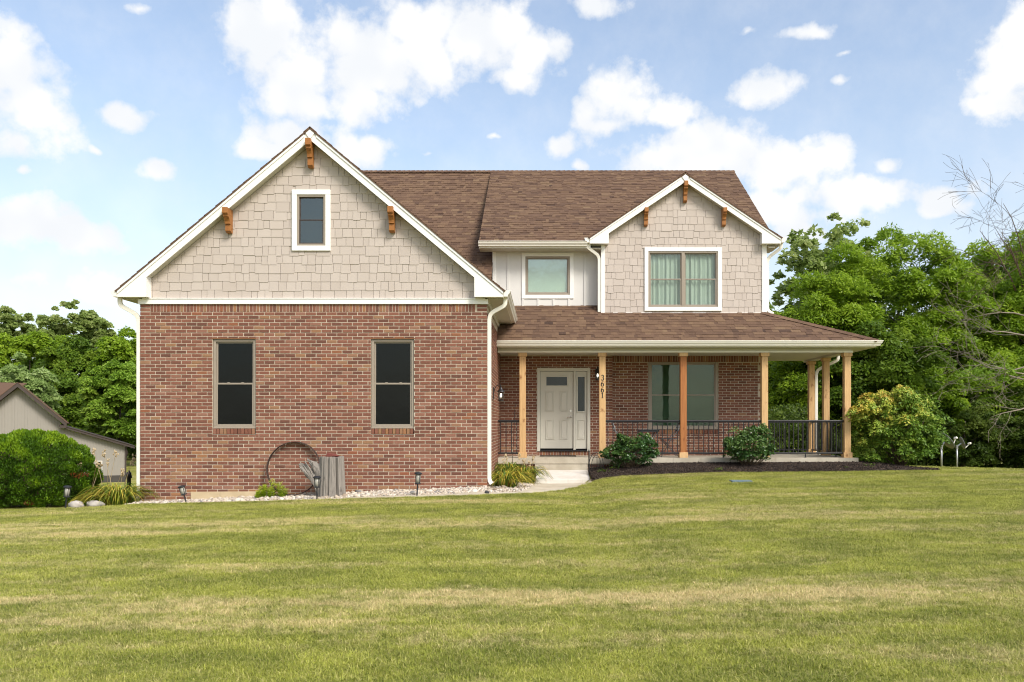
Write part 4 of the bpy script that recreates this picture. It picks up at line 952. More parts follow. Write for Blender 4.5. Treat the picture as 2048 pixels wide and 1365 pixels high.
# house number 3661
def ribbon(mb, pts, wd, y, s, ox, oz, th=0.006):
    P = [Vector((p[0], 0, p[1])) for p in pts]
    L_, R_ = [], []
    for i, p in enumerate(P):
        d = (P[min(i + 1, len(P) - 1)] - P[max(i - 1, 0)]).normalized(); nn = Vector((-d.z, 0, d.x)); L_.append(p + nn * wd[i] / 2); R_.append(p - nn * wd[i] / 2)
    for i in range(len(P) - 1):
        q = [L_[i], L_[i + 1], R_[i + 1], R_[i]]; mb.prism([(ox + v.x * s, y, oz + v.z * s) for v in q], (0, -th, 0))
def arc(cx_, cz_, rx, rz, a0, a1, n_=14): return [(cx_ + rx * math.cos(R(a0 + (a1 - a0) * i / n_)), cz_ + rz * math.sin(R(a0 + (a1 - a0) * i / n_))) for i in range(n_ + 1)]
def digit(ch, x, z, y, parent):
    mb = MB(); s = 0.128; bell = lambda n_, a, b: [a + (b - a) * math.sin(math.pi * i / n_) for i in range(n_ + 1)]
    if ch == '3':
        ribbon(mb, arc(0, .74, .21, .24, 160, -80), bell(14, .07, .15), y, s, x, z); ribbon(mb, arc(-.01, .27, .25, .26, 85, -160), bell(14, .06, .16), y, s, x, z)
    if ch == '6':
        ribbon(mb, arc(0, .30, .22, .28, 0, 360, 20), [0.08 + 0.09 * abs(math.cos(2 * math.pi * i / 20)) for i in range(21)], y, s, x, z)
        ribbon(mb, [(.22, .98), (.05, .90), (-.12, .72), (-.21, .50), (-.22, .30)], [.04, .08, .12, .15, .16], y, s, x, z)
    if ch == '1':
        ribbon(mb, [(0, 0.02), (0, 1.0)], [.15, .15], y, s, x, z); ribbon(mb, [(-.2, .84), (0, .97)], [.05, .09], y, s, x, z); ribbon(mb, [(-.2, .03), (.2, .03)], [.06, .06], y, s, x, z)
    return obj('house_number', mb, 'black', parent)
for ch, py in zip('3661', (761, 773, 785, 796.5)): digit(ch, POSTX[1], PZ(py, YP - 0.08), YP - 0.078, posts[1])
# railings
ZRT, ZRB = 1.715, 0.905
bal_src = None
def railing(p, q, parent=H, endcap=True, foot=()):
    global bal_src
    p, q = Vector((p[0], p[1], 0)), Vector((q[0], q[1], 0)); d = q - p; L = d.length; d.normalize(); nn = Vector((-d.y, d.x, 0)); r = empty('railing', (*(p + d * L / 2).xy, ZF), parent)
    def bar(name, w_, z0, z1, bev=0.004):
        P = [p - nn * w_ / 2, q - nn * w_ / 2, q + nn * w_ / 2, p + nn * w_ / 2]
        return obj(name, MB().hexa([v + Vector((0, 0, z0)) for v in P] + [v + Vector((0, 0, z1)) for v in P]), 'black', r, bevel=bev)
    bar('top_rail', 0.055, ZRT - 0.035, ZRT, 0.010); bar('upper_channel', 0.034, ZRT - 0.060, ZRT - 0.036); bar('bottom_rail', 0.038, ZRB - 0.015, ZRB + 0.025)
    n_ = max(1, round(L / 0.118)); 
    for i in range(n_):
        c = p + d * (L * (i + 0.5) / n_)
        if bal_src is None: bal_src = box('baluster', c.x - 0.0095, c.x + 0.0095, c.y - 0.0095, c.y + 0.0095, ZRB + 0.026, ZRT - 0.061, 'black', r)
        else: inst(bal_src, (c.x, c.y, ZRB + 0.026), r, 'baluster')
    for t_ in foot: 
        c = p + d * (L * t_); obj('rail_foot', MB().lathe([(0.026, 0), (0.014, 0.025), (0.012, ZRB - 0.016 - ZF)], (c.x, c.y, ZF + 0.001), 8), 'black', r)
    return r
g = 0.078
railing((XR_ + 0.005, YP), (POSTX[0] - g, YP)); railing((POSTX[1] + g, YP), (POSTX[2] - g, YP), foot=(0.5,)); railing((POSTX[2] + g, YP), (POSTX[3] - g, YP), foot=(0.5,))
railing((POSTX[3] + g, YP), (POSTX[4] - g, YP), foot=(0.5,)); railing((XS, YP + g), (XS, YA - g), foot=(0.5,)); railing((XS, YA + g), (XS, YBk - g), foot=(0.5,)); railing((XE + 0.01, YBk), (XS - g, YBk))
downspout([(7.97, 23.2, zgt - 0.1), (7.97, 23.2, 3.36), (XS + 0.125, 23.5, 3.1), (XS + 0.125, 23.5, 0.85)], H, (0, 1, 0), r=0.14)

# ---------------- entry door
dr = empty('door_unit', ((dX0 + dX1) / 2, YD, dZ0), H)
z_h = dZ1
obj('door_frame', MB().box(dX0, PX(1080.3, YD), YD - 0.02, YD + 0.09, dZ0, dZ1).box(PX(1174.4, YD), dX1, YD - 0.02, YD + 0.09, dZ0, dZ1).box(PX(1080.3, YD), PX(1174.4, YD), YD - 0.02, YD + 0.09, PZ(742.6, YD), dZ1)
    .box(PX(1146.8, YD), PX(1151.6, YD), YD - 0.005, YD + 0.09, dZ0 + 0.02, PZ(742.6, YD)), 'doorpaint', dr, bevel=0.005)
box('threshold', PX(1080.3, YD), PX(1174.4, YD), YD - 0.03, YD + 0.08, dZ0 + 0.001, dZ0 + 0.035, 'black', dr)
def leaf(name, px0, px1, py0, py1, lite, panels, yy):
    d = box(name, PX(px0, YD), PX(px1, YD), yy, yy + 0.04, PZ(py1, YD), PZ(py0, YD), 'doorpaint', dr, 0.003)
    a, b, c, e = lite; X0, X1, Z0, Z1 = PX(a, YD), PX(b, YD), PZ(e, YD), PZ(c, YD)
    obj('lite_frame', frame_mb(X0 - 0.03, X1 + 0.03, Z0 - 0.03, Z1 + 0.03, 0.032, yy - 0.014, yy - 0.0005), 'doorpaint', d, bevel=0.005)
    box('pane', X0, X1, yy - 0.006, yy - 0.001, Z0, Z1, 'frosted', d)
    for (a, b, c, e) in panels:
        X0, X1, Z0, Z1 = PX(a, YD), PX(b, YD), PZ(e, YD), PZ(c, YD)
        obj('panel_moulding', frame_mb(X0 - 0.008, X1 + 0.008, Z0 - 0.008, Z1 + 0.008, 0.016, yy - 0.014, yy - 0.0005), 'doorpaint', d, bevel=0.004)
        box('raised_panel', X0 + 0.028, X1 - 0.028, yy - 0.012, yy - 0.0005, Z0 + 0.032, Z1 - 0.032, 'doorpaint', d, 0.009)
    return d
d = leaf('door', 1080.8, 1146.4, 743.2, 897.5, (1092.5, 1134.5, 754, 771.5), [(1092, 1107, 783, 823), (1120.5, 1135, 783, 823), (1092, 1107, 841, 879), (1120.5, 1135, 841, 879)], YD + 0.035)
hx = PX(1141.3, YD)
obj('deadbolt', MB().tube([(hx, YD + 0.036, PZ(822, YD)), (hx, YD + 0.015, PZ(822, YD))], [0.032, 0.028], 16), 'nickel', d)
obj('handle', MB().tube([(hx, YD + 0.036, PZ(834, YD)), (hx, YD + 0.02, PZ(834, YD))], [0.033, 0.028], 16).tube([(hx, YD + 0.03, PZ(834, YD)), (hx, YD - 0.03, PZ(834, YD))], 0.012, 10).tube([(hx + 0.01, YD - 0.03, PZ(834, YD)), (hx - 0.05, YD - 0.034, PZ(834.3, YD)), (hx - 0.10, YD - 0.03, PZ(835.5, YD))], [0.014, 0.012, 0.009], 10), 'nickel', d, True)
leaf('sidelight', 1152, 1174, 743.2, 898.0, (1155.5, 1169.5, 754, 823), [(1155.5, 1169.5, 841, 879)], YD + 0.030)
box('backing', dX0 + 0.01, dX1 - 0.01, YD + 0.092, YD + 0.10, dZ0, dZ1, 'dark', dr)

# ---------------- upper storey
XU0 = PX(986, YD); ZU0 = e0.z + sp_f * (YD - 20.37) - 0.05
YEM, ZEM = 21.55, PZ(485, 21.55)                            # main eave line
YR, ZR, XM0, XM1 = 26.34, 9.39, -1.667, 5.83
SM = (ZR - ZEM) / (YR - YEM)
XDL, XDR = PX(1203, YDm), PX(1532.4, YDm)
uops = [(PX(1043.4, YD), PX(1147, YD), PZ(597.8, YD), PZ(506, YD))]
mbw = MB()
for (a, b, c, d_) in wall_rects(XU0, XDL + 0.3, ZU0 - 0.3, ZEM - 0.02, [(uops[0][0] + 0.05, uops[0][1] - 0.05, uops[0][2] + 0.05, uops[0][3] - 0.05)]): mbw.box(a, b, YD + 0.001, YD + 0.1, c, d_)
uw = obj('upper_wall', mbw, 'batten', H)
for px in (1016, 1046, 1076.5, 1107, 1138, 1169.5):
    x = PX(px, YD)
    segs = [(ZU0 - 0.1, ZEM - 0.12)] if not (uops[0][0] - 0.02 < x < uops[0][1] + 0.02) else [(ZU0 - 0.1, uops[0][2]), (uops[0][3], ZEM - 0.12)]
    for a, b in segs: box('batten', x - 0.027, x + 0.027, YD - 0.018, YD + 0.0, a, b, 'batten', uw, 0.003)
box('corner_board', XU0 - 0.012, XU0 + 0.075, YD - 0.022, YD + 0.002, ZU0 - 0.4, ZEM - 0.12, 'white', H, 0.003)
box('upper_side_wall', XU0, XU0 + 0.1, YD + 0.1, YR, 4.0, ZEM - 0.02, 'batten', H)
xz([(XU0, 0), (XU0, 0)], 0, 1, 'x', 'batten', H) if False else None
w = empty('window', ((uops[0][0] + uops[0][1]) / 2, YD, uops[0][2]), H)
a, b, c, d_ = uops[0]; trim(w, a, b, c, d_, 0.095, YD - 0.026, YD + 0.03)
obj('frame', frame_mb(a + 0.095, b - 0.095, c + 0.095, d_ - 0.095, 0.05, YD - 0.010, YD + 0.07), 'taupe', w, bevel=0.003)
sash(w, a + 0.145, b - 0.145, c + 0.145, d_ - 0.145, YD + 0.015, 'pane_sky', None, 0.022, hung=False)
box('roller_shade', a + 0.13, b - 0.13, YD + 0.075, YD + 0.08, c + 0.12, d_ - 0.12, 'shade', w)
# main roof, front and back slopes
Lm = XM1 - XM0; smn = math.sqrt(1 + SM * SM); Sm = (YR - YEM) * smn
O = (XM0, YEM - 0.02, ZEM + 0.005)
rf = slab('roof', O, (1, 0, 0), (0, 1, SM), [(0, 0), (XDL - XM0 + 0.05, 0), (XDL - XM0 + 0.05, Sm), (0, Sm)], 0.018, 'shingle', H)
shingles('shingles', O, (1, 0, 0), (0, 1, SM), XDL - XM0 + 0.05, Sm + 0.01, [], rf, 41)
yo = 0.46; O2 = (XDL + 0.05, YEM - 0.02 + yo, ZEM + 0.005 + yo * SM); S2 = Sm - yo * smn; L2 = XM1 - XDL - 0.05
rf = slab('roof', O2, (1, 0, 0), (0, 1, SM), [(0, 0), (L2, 0), (L2, S2), (0, S2)], 0.018, 'shingle', H)
vo = math.ceil(yo * smn / 0.143) * 0.143; O3 = (O2[0], O[1] + vo / smn, O[2] + vo / smn * SM)
shingles('shingles', O3, (1, 0, 0), (0, 1, SM), L2, Sm + 0.01 - vo, [], rf, 44)
rb = slab('roof', (XM0, YR + (YR - YEM), ZEM), (1, 0, 0), (0, -1, SM), [(0, 0), (Lm, 0), (Lm, Sm), (0, Sm)], 0.018, 'shingle', H)
shingles('shingles', (XM0, YR + (YR - YEM), ZEM), (1, 0, 0), (0, -1, SM), Lm, Sm, [], rb, 42)
caps((XM1 + 0.01, YR, ZR + 0.012), (-8.3, YR, ZR + 0.012), (0, -1, -SM), (0, 1, -SM), H, 0.16)
# rake boards of the main roof: underside and edge of the overhang on both ends
for x in (XM0, XM1 - 0.022):
    for s_, ye in ((1, YEM - 0.02), (-1, YR + (YR - YEM))):
        if x > 0 and s_ > 0: ye += 0.5
        zy = ZEM + (abs(ye - (YEM - 0.02)) * SM if s_ > 0 else 0)
        P = [(x, ye, zy - 0.16), (x, YR, ZR - 0.16), (x, YR, ZR + 0.002), (x, ye, zy + 0.002)]
        obj('rake_board', MB().prism(P, (0.022, 0, 0)), 'white', H)
for x0_, x1_ in ((XM0 + 0.022, XU0), (XE, XM1 - 0.022)):
    obj('soffit', MB().prism([(x0_, YEM, ZEM - 0.14), (x0_, YR, ZR - 0.14), (x0_, YR, ZR - 0.12), (x0_, YEM, ZEM - 0.12)], (x1_ - x0_, 0, 0)), 'soffit', H)
xz_pts = [(YD, 3.4), (30.3, 3.4), (30.3, ZEM), (YR, ZR - 0.1), (YD, ZEM - 0.02)]
obj('end_gable_wall', MB().prism([(XE - 0.02, y, z) for y, z in xz_pts], (-0.1, 0, 0)), 'shake', H)
obj('end_gable_wall', MB().prism([(XU0 + 0.001, y, z) for y, z in [(YD + 0.101, 4.4), (30.3, 4.4), (30.3, ZEM), (YR, ZR - 0.1), (YD + 0.101, ZEM - 0.02)]], (0.09, 0, 0)), 'batten', H)
box('soffit', XM0, XDL, YEM + 0.0, YD + 0.0, ZEM - 0.155, ZEM - 0.14, 'soffit', H)
box('eave_fascia', XM0, 1.15, YEM - 0.02, YEM + 0.0, ZEM - 0.15, ZEM + 0.0, 'white', H)
gutter((XM0 - 0.01, YEM - 0.022, 0), (1.06, YEM - 0.022, 0), ZEM - 0.115, (0, -1, 0), H)
# lower-left steeper roof behind the garage
SLl = 0.8333; XLR0, XLR1 = -8.3, XU0 - 0.004; YLe = 20.2
sln = math.sqrt(1 + SLl ** 2); O = (XLR0, YLe, ZR - SLl * (YR - YLe) - 0.01)
rf = slab('roof', O, (1, 0, 0), (0, 1, SLl), [(0, 0), (XLR1 - XLR0, 0), (XLR1 - XLR0, (YR - YLe) * sln), (0, (YR - YLe) * sln)], 0.018, 'shingle', H)
shingles('shingles', O, (1, 0, 0), (0, 1, SLl), XLR1 - XLR0, (YR - YLe) * sln, [], rf, 43)
slab('roof', (XLR0, YR + (YR - YLe), O[2]), (1, 0, 0), (0, -1, SLl), [(0, 0), (XLR1 - XLR0, 0), (XLR1 - XLR0, (YR - YLe) * sln), (0, (YR - YLe) * sln)], 0.02, 'shingle', H)
obj('end_gable_wall', MB().prism([(XL + 0.02, y, z) for y, z in [(YG + 0.2, 3.9), (30.3, 3.9), (YR, ZR - 0.12), (YLe + 0.2, O[2])]], (0.09, 0, 0)), 'shake', H)
# ---------------- dormer
YFd = 21.44; XCd = PX(1370.8, YFd); HWd = 2.40; ZAd = PZ(349, YFd); SLd = 0.671; ZEd = ZAd - SLd * HWd; ZBd = PZ(487.6, YFd)
ddeck = lambda x: ZAd - SLd * abs(x - XCd)
dw = (PX(1289, YDm), PX(1443.4, YDm), PZ(622.3, YDm), PZ(495.6, YDm))
mbw = MB(); zbm = zhip - 0.25
for (a, b, c, d_) in wall_rects(XDL, XDR, zbm, ZAd, [(dw[0] + 0.06, dw[1] - 0.06, dw[2] + 0.06, dw[3] - 0.06)]):
    p = [(a, c), (b, c), (b, d_), (a, d_)]
    for s_ in (1, -1): p = clip(p, SLd * s_, 1, ZAd - 0.12 + SLd * s_ * XCd) if len(p) > 2 else p
    if area(p) > 1e-4: mbw.prism([(x, YDm + 0.03, z) for x, z in p], (0, 0.1, 0))
dwall = obj('dormer_wall', mbw, 'shake', H)
shakes(XDL + 0.07, XDR - 0.09, zhip + 0.03, ZAd, YDm, [(SLd, 1, ZAd - 0.2 + SLd * XCd), (-SLd, 1, ZAd - 0.2 - SLd * XCd)], (dw[0] + 0.01, dw[1] - 0.01, dw[2] - 0.2, dw[3] - 0.01), dwall, 0.1745, 8, True, 'shake_courses')
for x in (XDL, XDR - 0.1): box('dormer_side_wall', x, x + 0.1, YDm + 0.131, 24.5, zbm, ZEd - 0.1, 'shake', H)
box('corner_board', XDL - 0.012, XDL + 0.082, YDm - 0.008, YDm + 0.129, zhip - 0.1, ZBd, 'white', H, 0.003)
box('corner_board', XDR - 0.105, XDR + 0.012, YDm - 0.008, YDm + 0.129, zhip - 0.1, ZBd, 'white', H, 0.003)
box('base_flashing', XDL, XDR, YDm - 0.014, YDm + 0.03, zhip + 0.01, zhip + 0.034, 'white', H)
gable_trim(XCd, HWd, SLd, ZAd, YFd, YDm, ZBd, 1.925, 0.19, H, 0.045)
cd = 1 / math.sqrt(1 + SLd ** 2)
for s_ in (-1, 1):
    e = XCd + s_ * (HWd + 0.02); O = (e, YFd - 0.03, ddeck(e) + 0.003); yb = 24.4; Lr = (HWd + 0.02) / cd
    P = [(e, YFd - 0.03), (e, YEM + (ddeck(e) - ZEM) / SM + 0.25), (XCd, YEM + (ZAd - ZEM) / SM + 0.15), (XCd, YFd - 0.03)]
    rf = obj('roof', MB().prism([(x, y, ddeck(x) + 0.003) for x, y in P], (0, 0, 0.022)), 'shingle', H)
    mbr = MB(); 
    shingles('shingles', O, (0, 1, 0), (-s_, 0, SLd), 3.2, Lr, [(1, -(P[2][1] - P[1][1]) / Lr, P[1][1] - (YFd - 0.03))], rf, 50 + s_)
    x_w, x_f = (XDL, e + 0.02) if s_ < 0 else (XDR, e - 0.02)
    box('soffit', min(x_w, x_f), max(x_w, x_f), YDm + 0.03, 22.6, ZBd - 0.012, ZBd + 0.006, 'soffit', H)
    box('eave_fascia', x_f - 0.012, x_f + 0.012, YFd + 0.02, 22.6 if s_ > 0 else YFd + 0.12, ZBd - 0.006, ZEd, 'gutter', H)
    gutter((x_f + s_ * 0.013, YFd - 0.005, 0), (x_f + s_ * 0.013, 22.6 if s_ > 0 else YFd + 0.16, 0), ZEd - 0.105, (s_, 0, 0), H)
caps((XCd, YFd - 0.03, ZAd), (XCd, 24.1, ZAd), (1, 0, -SLd), (-1, 0, -SLd), H, 0.15)
for cx_, ct, cb in ((1291, 417, 451), (1369.5, 364, 403), (1446.5, 417, 451)): bracket(PX(cx_, YDm), PZ(ct + 1, YDm - 0.1), YDm + 0.004, 0.095, (cb - ct) / 78.9, 0.26, H)
w = empty('window', ((dw[0] + dw[1]) / 2, YDm, dw[2]), H)
a, b, c, d_ = dw; trim(w, a, b, c, d_, 0.095, YDm - 0.022, YDm + 0.04)
fx0, fx1, fz0, fz1 = a + 0.095, b - 0.095, c + 0.095, d_ - 0.095
obj('frame', frame_mb(fx0, fx1, fz0, fz1, 0.04, YDm - 0.006, YDm + 0.08), 'taupe', w, bevel=0.003)
xm = (fx0 + fx1) / 2; box('mullion', xm - 0.04, xm + 0.04, YDm - 0.005, YDm + 0.079, fz0 + 0.04, fz1 - 0.04, 'taupe', w, 0.003)
for i, (p_, q_) in enumerate(((fx0 + 0.04, xm - 0.04), (xm + 0.04, fx1 - 0.04))):
    sash(w, p_, q_, fz0 + 0.04, fz1 - 0.04, YDm + 0.015, 'pane', None, 0.028); curtain(w, p_, q_, fz0 + 0.02, fz1 - 0.02, YDm + 0.12, seed=i)
box('backing', fx0 - 0.02, fx1 + 0.02, YDm + 0.17, YDm + 0.18, fz0 - 0.02, fz1 + 0.02, 'shade', w)
xd = XDL - 0.055
downspout([(PX(1175, YDm), 21.55, ZEd - 0.1), (PX(1175, YDm), 21.55, PZ(497, YDm)), (xd, 21.68, PZ(512, YDm)), (xd, 21.68, zhip + 0.05)], H)
xd = XDR + 0.05
downspout([(PX(1560, YDm), 21.55, ZEd - 0.1), (PX(1560, YDm), 21.55, PZ(498, YDm)), (xd, 21.72, PZ(516, YDm)), (xd, 21.72, zhip + 0.10), (xd + 0.13, 21.66, zhip + 0.0)], H)

# ================================================================== vegetation builders
def leaves_np(P, A, Nn, ln, wd, tn):
    """One folded rhombus per leaf: P centre, A axis, Nn normal."""
    A = A / np.linalg.norm(A, axis=1, keepdims=True); B = np.cross(Nn, A); B /= np.linalg.norm(B, axis=1, keepdims=True) + 1e-9
    l, w = ln[:, None] / 2, wd[:, None] / 2
    V = np.stack([P - A * l, P + B * w - A * l * 0.1, P + A * l, P - B * w - A * l * 0.1], 1).reshape(-1, 3)
    Fq = np.arange(len(P) * 4).reshape(-1, 4)
    return V, Fq, np.repeat(tn, 4)
def unit(v): return v / (np.linalg.norm(v, axis=1, keepdims=True) + 1e-9)
def crown_np(seed, c, rad, nb, nl, ls, br=(0.13, 0.26), flat=0.6, droop=0.55, low=-0.5, tvar=0.16, hollow=0.62, asp=0.5, lobes=1.0):
    """Foliage as boughs: flattened domes of leaves spread through an uneven ellipsoid."""
    q = np.random.default_rng(seed); rad = np.array(rad, float)
    d = unit(q.normal(size=(nb * 3, 3))); d = d[d[:, 2] > low][:nb]; nb = len(d)
    ph_ = q.uniform(0, 6.28, 4); a = np.arctan2(d[:, 1], d[:, 0])
    lob = 1 + lobes * (0.13 * np.sin(3 * a + ph_[0]) * np.cos(2.5 * d[:, 2] + ph_[1]) + 0.10 * np.sin(5 * a + ph_[2] + 3 * d[:, 2]))
    rr = np.clip(hollow + (1.02 - hollow) * q.random(nb) ** 0.6, 0, 1.05) * lob
    C = d * rr[:, None] * rad; bs = q.uniform(*br, nb) * rad.mean(); bt = q.normal(0.5, tvar, nb)
    idx = np.repeat(np.arange(nb), nl); n_ = len(idx)
    e = unit(q.normal(size=(n_, 3))); e[:, 2] = np.abs(e[:, 2]) * 1.15 - 0.25; e = unit(e)
    sh = (0.55 + 0.62 * q.random(n_) + 0.35 * q.random(n_) ** 6)[:, None]
    P = C[idx] + e * sh * bs[idx][:, None] * np.array([1, 1, flat])
    edge = np.linalg.norm(e[:, :2], axis=1) * sh[:, 0]
    P[:, 2] -= droop * bs[idx] * 0.55 * edge ** 2
    A = e * np.array([1, 1, 0.25]) + q.normal(0, 0.45, (n_, 3)); A[:, 2] -= droop * 0.55
    Nn = e + np.array([0, -0.1, 0.40]) + q.normal(0, 0.42, (n_, 3))
    ln = ls * q.uniform(0.65, 1.35, n_)
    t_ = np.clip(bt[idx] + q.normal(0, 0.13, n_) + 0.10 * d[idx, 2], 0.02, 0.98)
    return leaves_np(P + np.array(c), A, Nn, ln, ln * asp, t_)
def limbs(mb, base, top, r0, rg_, nl=7, spread=1.0, n=7):
    base, top = Vector(base), Vector(top); k = 6; pts = []; rs = []
    for i in range(k + 1):
        t_ = i / k; p = base.lerp(top, t_); w_ = r0 * 1.2 * math.sin(t_ * 3.0); pts.append(p + Vector((rg_.uniform(-w_, w_), rg_.uniform(-w_, w_), 0)) if 0 < i else p); rs.append(r0 * (1.25 if i == 0 else 1 - 0.8 * t_))
    mb.tube(pts, rs, n); H_ = (top - base).length
    for i in range(nl):
        t_ = 0.28 + 0.65 * i / nl; p = base.lerp(top, t_); a = rg_.uniform(0, 6.28) + i * 2.4; L_ = spread * rg_.uniform(0.6, 1.0) * (1.15 - 0.6 * t_)
        q1 = p + Vector((math.cos(a) * L_ * 0.5, math.sin(a) * L_ * 0.5, L_ * 0.35)); q2 = p + Vector((math.cos(a) * L_, math.sin(a) * L_, L_ * 0.6))
        mb.tube([p, q1, q2], [r0 * 0.45 * (1 - 0.6 * t_), r0 * 0.28 * (1 - 0.6 * t_), r0 * 0.08], 5)
def tree(name, label, px, ptop, Y, hwpx, mat, seed, nb=90, nl=240, ls=0.22, pbot=None, depth=1.0, group=None, cat='tree', dn=2.1, **kw):
    nl = int(nl * dn); ls = ls / dn ** 0.55; kw.setdefault('low', -0.75)
    x = PX(px, Y); zt = PZ(ptop, Y); zg = gz(x, Y); rx = hwpx * Y / F; zb = PZ(pbot, Y) if pbot else zg + 0.18 * (zt - zg); zb = max(zb, zg + 0.1)
    rz = (zt - zb) / 2 * 0.94; c = (x, Y, zb + rz * 1.0)
    r_ = empty(name, (x, Y, zg)); setp(r_, label, cat, group)
    V, Fq, T = crown_np(seed, c, (rx * 0.92, rx * depth * 0.92, rz), nb, nl, ls, **kw)
    arr_obj('crown', V, Fq, M[mat], r_, T)
    mb = MB(); limbs(mb, (x, Y, zg - 0.1), (x, Y, zb + rz * 1.5), max(0.09, rx * 0.055), random.Random(seed), 9, rx * 0.75)
    obj('trunk', mb, 'bark', r_, True)
    return r_
# ---------------- woods to the right
GR = 'trees of the wood beside the porch'; GL = 'trees beyond the outbuilding'
tree('sycamore_tree', 'tall airy tree with sparse leaves showing sky, behind the dormer downspout', 1668, 420, 44, 135, 'leaf_c', 101, 300, 52, 0.26, 760, dn=1.0, group=GR, br=(0.055, 0.12), hollow=0.25, flat=0.75, droop=0.2, asp=0.72)
tree('walnut_tree', 'largest bright green tree, its broad rounded crown filling the wood right of porch', 1800, 452, 33, 190, 'leaf_a', 102, 300, 260, 0.23, 935, group=GR, br=(0.10, 0.2), asp=0.36, depth=0.8)
tree('walnut_tree', 'bright green tree directly behind the corner of the porch roof', 1645, 540, 31, 110, 'leaf_a', 103, 170, 240, 0.22, 935, group=GR, br=(0.13, 0.24), asp=0.36)
tree('walnut_tree', 'dark leafy tree seen between the porch posts, low behind the railing', 1575, 640, 35, 95, 'leaf_b', 104, 100, 240, 0.22, 930, group=GR)
tree('maple_tree', 'dark green tree behind the bare branches at the picture edge', 2010, 480, 36, 130, 'leaf_b', 105, 130, 250, 0.24, 930, group=GR)
tree('maple_tree', 'shaded tree between the big walnut and the turning shrub', 1760, 640, 29.5, 120, 'leaf_b', 106, 120, 240, 0.20, 935, group=GR, br=(0.14, 0.26))
tree('walnut_tree', 'tallest tree at the picture edge, behind the bare twig tops', 2130, 430, 40, 150, 'leaf_a', 107, 110, 220, 0.26, 930, group=GR)
tree('maple_tree', 'dark tree nearest the house, seen just past the brick window wall end', 1470, 560, 42, 120, 'leaf_b', 108, 90, 200, 0.26, 930, group=GR)
bl = [(1930, 800, 27.5, 80, 'leaf_u', 201, 'dark bushy undergrowth directly behind the satellite dishes'), (2030, 770, 28.5, 95, 'leaf_u', 202, 'dark undergrowth under the bare branches at the picture edge'),
      (1850, 745, 28.5, 85, 'leaf_a', 203, 'light green bush standing just above the turning shrub'), (1985, 690, 30, 100, 'leaf_a', 204, 'light green bush above the dark undergrowth, behind the bare twigs'),
      (1740, 860, 27.5, 70, 'leaf_u', 205, 'dark low bush hidden behind the turning shrub'), (1600, 850, 29, 75, 'leaf_u', 206, 'dark low bush seen through the porch railing'), (2120, 800, 27, 90, 'leaf_u', 207, 'dark undergrowth bush cut by the picture edge, right of the dishes')]
for (px, pt, Y, hw, mt, sd_, lab) in bl: tree('bush', lab, px, pt, Y, hw, mt, sd_, 70, 230, 0.15, 945, cat='bush', group='undergrowth at the wood edge', low=-0.8)
def thicket(x0, x1, y0, y1, h, n_, ls, seed, mat):
    q = np.random.default_rng(seed); x = q.uniform(x0, x1, n_); y = q.uniform(y0, y1, n_); top = h * (0.75 + 0.25 * np.sin(x * 1.7) * np.cos(x * 0.63 + 1)); z = ground(x, y) + top * q.random(n_) ** 0.8
    V, Fq, T = leaves_np(np.stack([x, y, z], -1), q.normal(size=(n_, 3)), q.normal(0, .5, (n_, 3)) + np.array([0, -0.6, 0.5]), q.uniform(.7, 1.3, n_) * ls, q.uniform(.4, .7, n_) * ls, np.clip(q.normal(.4, .2, n_), .02, .98))
    setp(arr_obj('undergrowth', V, Fq, M[mat], None, T), kind='stuff')
thicket(5.5, 24, 27.2, 30.5, 1.7, 42000, 0.12, 61, 'leaf_u'); thicket(-48, -14, 63, 67, 3.2, 26000, 0.34, 62, 'leaf_u')
tree('walnut_tree', 'light green feathery tree at the picture edge above the bare branches', 2050, 468, 32, 90, 'leaf_a', 110, 140, 240, 0.21, 930, group=GR, asp=0.36)
tree('maple_tree', 'mid green tree filling the gap beside the largest walnut crown', 1945, 490, 34.5, 95, 'leaf_a', 109, 120, 240, 0.22, 930, group=GR)
# ---------------- woods to the left
tree('sycamore_tree', 'tall airy pale tree standing highest above the outbuilding', 148, 598, 80, 80, 'leaf_c', 111, 200, 80, 0.46, 760, group=GL, br=(0.06, 0.13), hollow=0.35, flat=0.8, droop=0.2, asp=0.7)
tree('sycamore_tree', 'airy pale tree at the picture edge, left of the tallest one', 20, 610, 82, 75, 'leaf_c', 112, 200, 80, 0.46, 760, group=GL, br=(0.06, 0.13), hollow=0.35, flat=0.8, droop=0.2, asp=0.7)
tree('maple_tree', 'broad mid green tree below the tallest pale tree', 60, 655, 72, 90, 'leaf_a', 113, 120, 230, 0.40, 880, group=GL)
tree('maple_tree', 'dark green tree behind the outbuilding eave', 150, 672, 68, 75, 'leaf_b', 114, 120, 230, 0.38, 880, group=GL)
tree('maple_tree', 'dark green tree touching the house corner and left gutter', 255, 655, 66, 72, 'leaf_a', 115, 110, 230, 0.38, 880, group=GL)
tree('silver_maple', 'pale silvery leaved tree just behind the outbuilding ridge', 42, 712, 56, 62, 'leaf_d', 116, 110, 230, 0.30, 900, group=GL)
tree('linden_tree', 'rounded bright green tree between outbuilding and brick wall', 240, 715, 54, 66, 'leaf_e', 117, 150, 260, 0.28, 915, group=GL)
tree('maple_tree', 'dark tree in the gap between the silvery tree and the rounded bright one', 128, 735, 60, 62, 'leaf_b', 118, 100, 230, 0.32, 915, group=GL)
for i, (px, pt, Y, hw, lab) in enumerate(((250, 850, 60, 60, 'dark undergrowth under the rounded bright tree'), (160, 850, 63, 70, 'dark undergrowth behind the lean-to roof'), (60, 840, 64, 70, 'dark undergrowth behind the outbuilding ridge'))):
    tree('bush', lab, px, pt, Y, hw, 'leaf_u', 230 + i, 60, 200, 0.26, 930, cat='bush', group='undergrowth beyond the outbuilding')
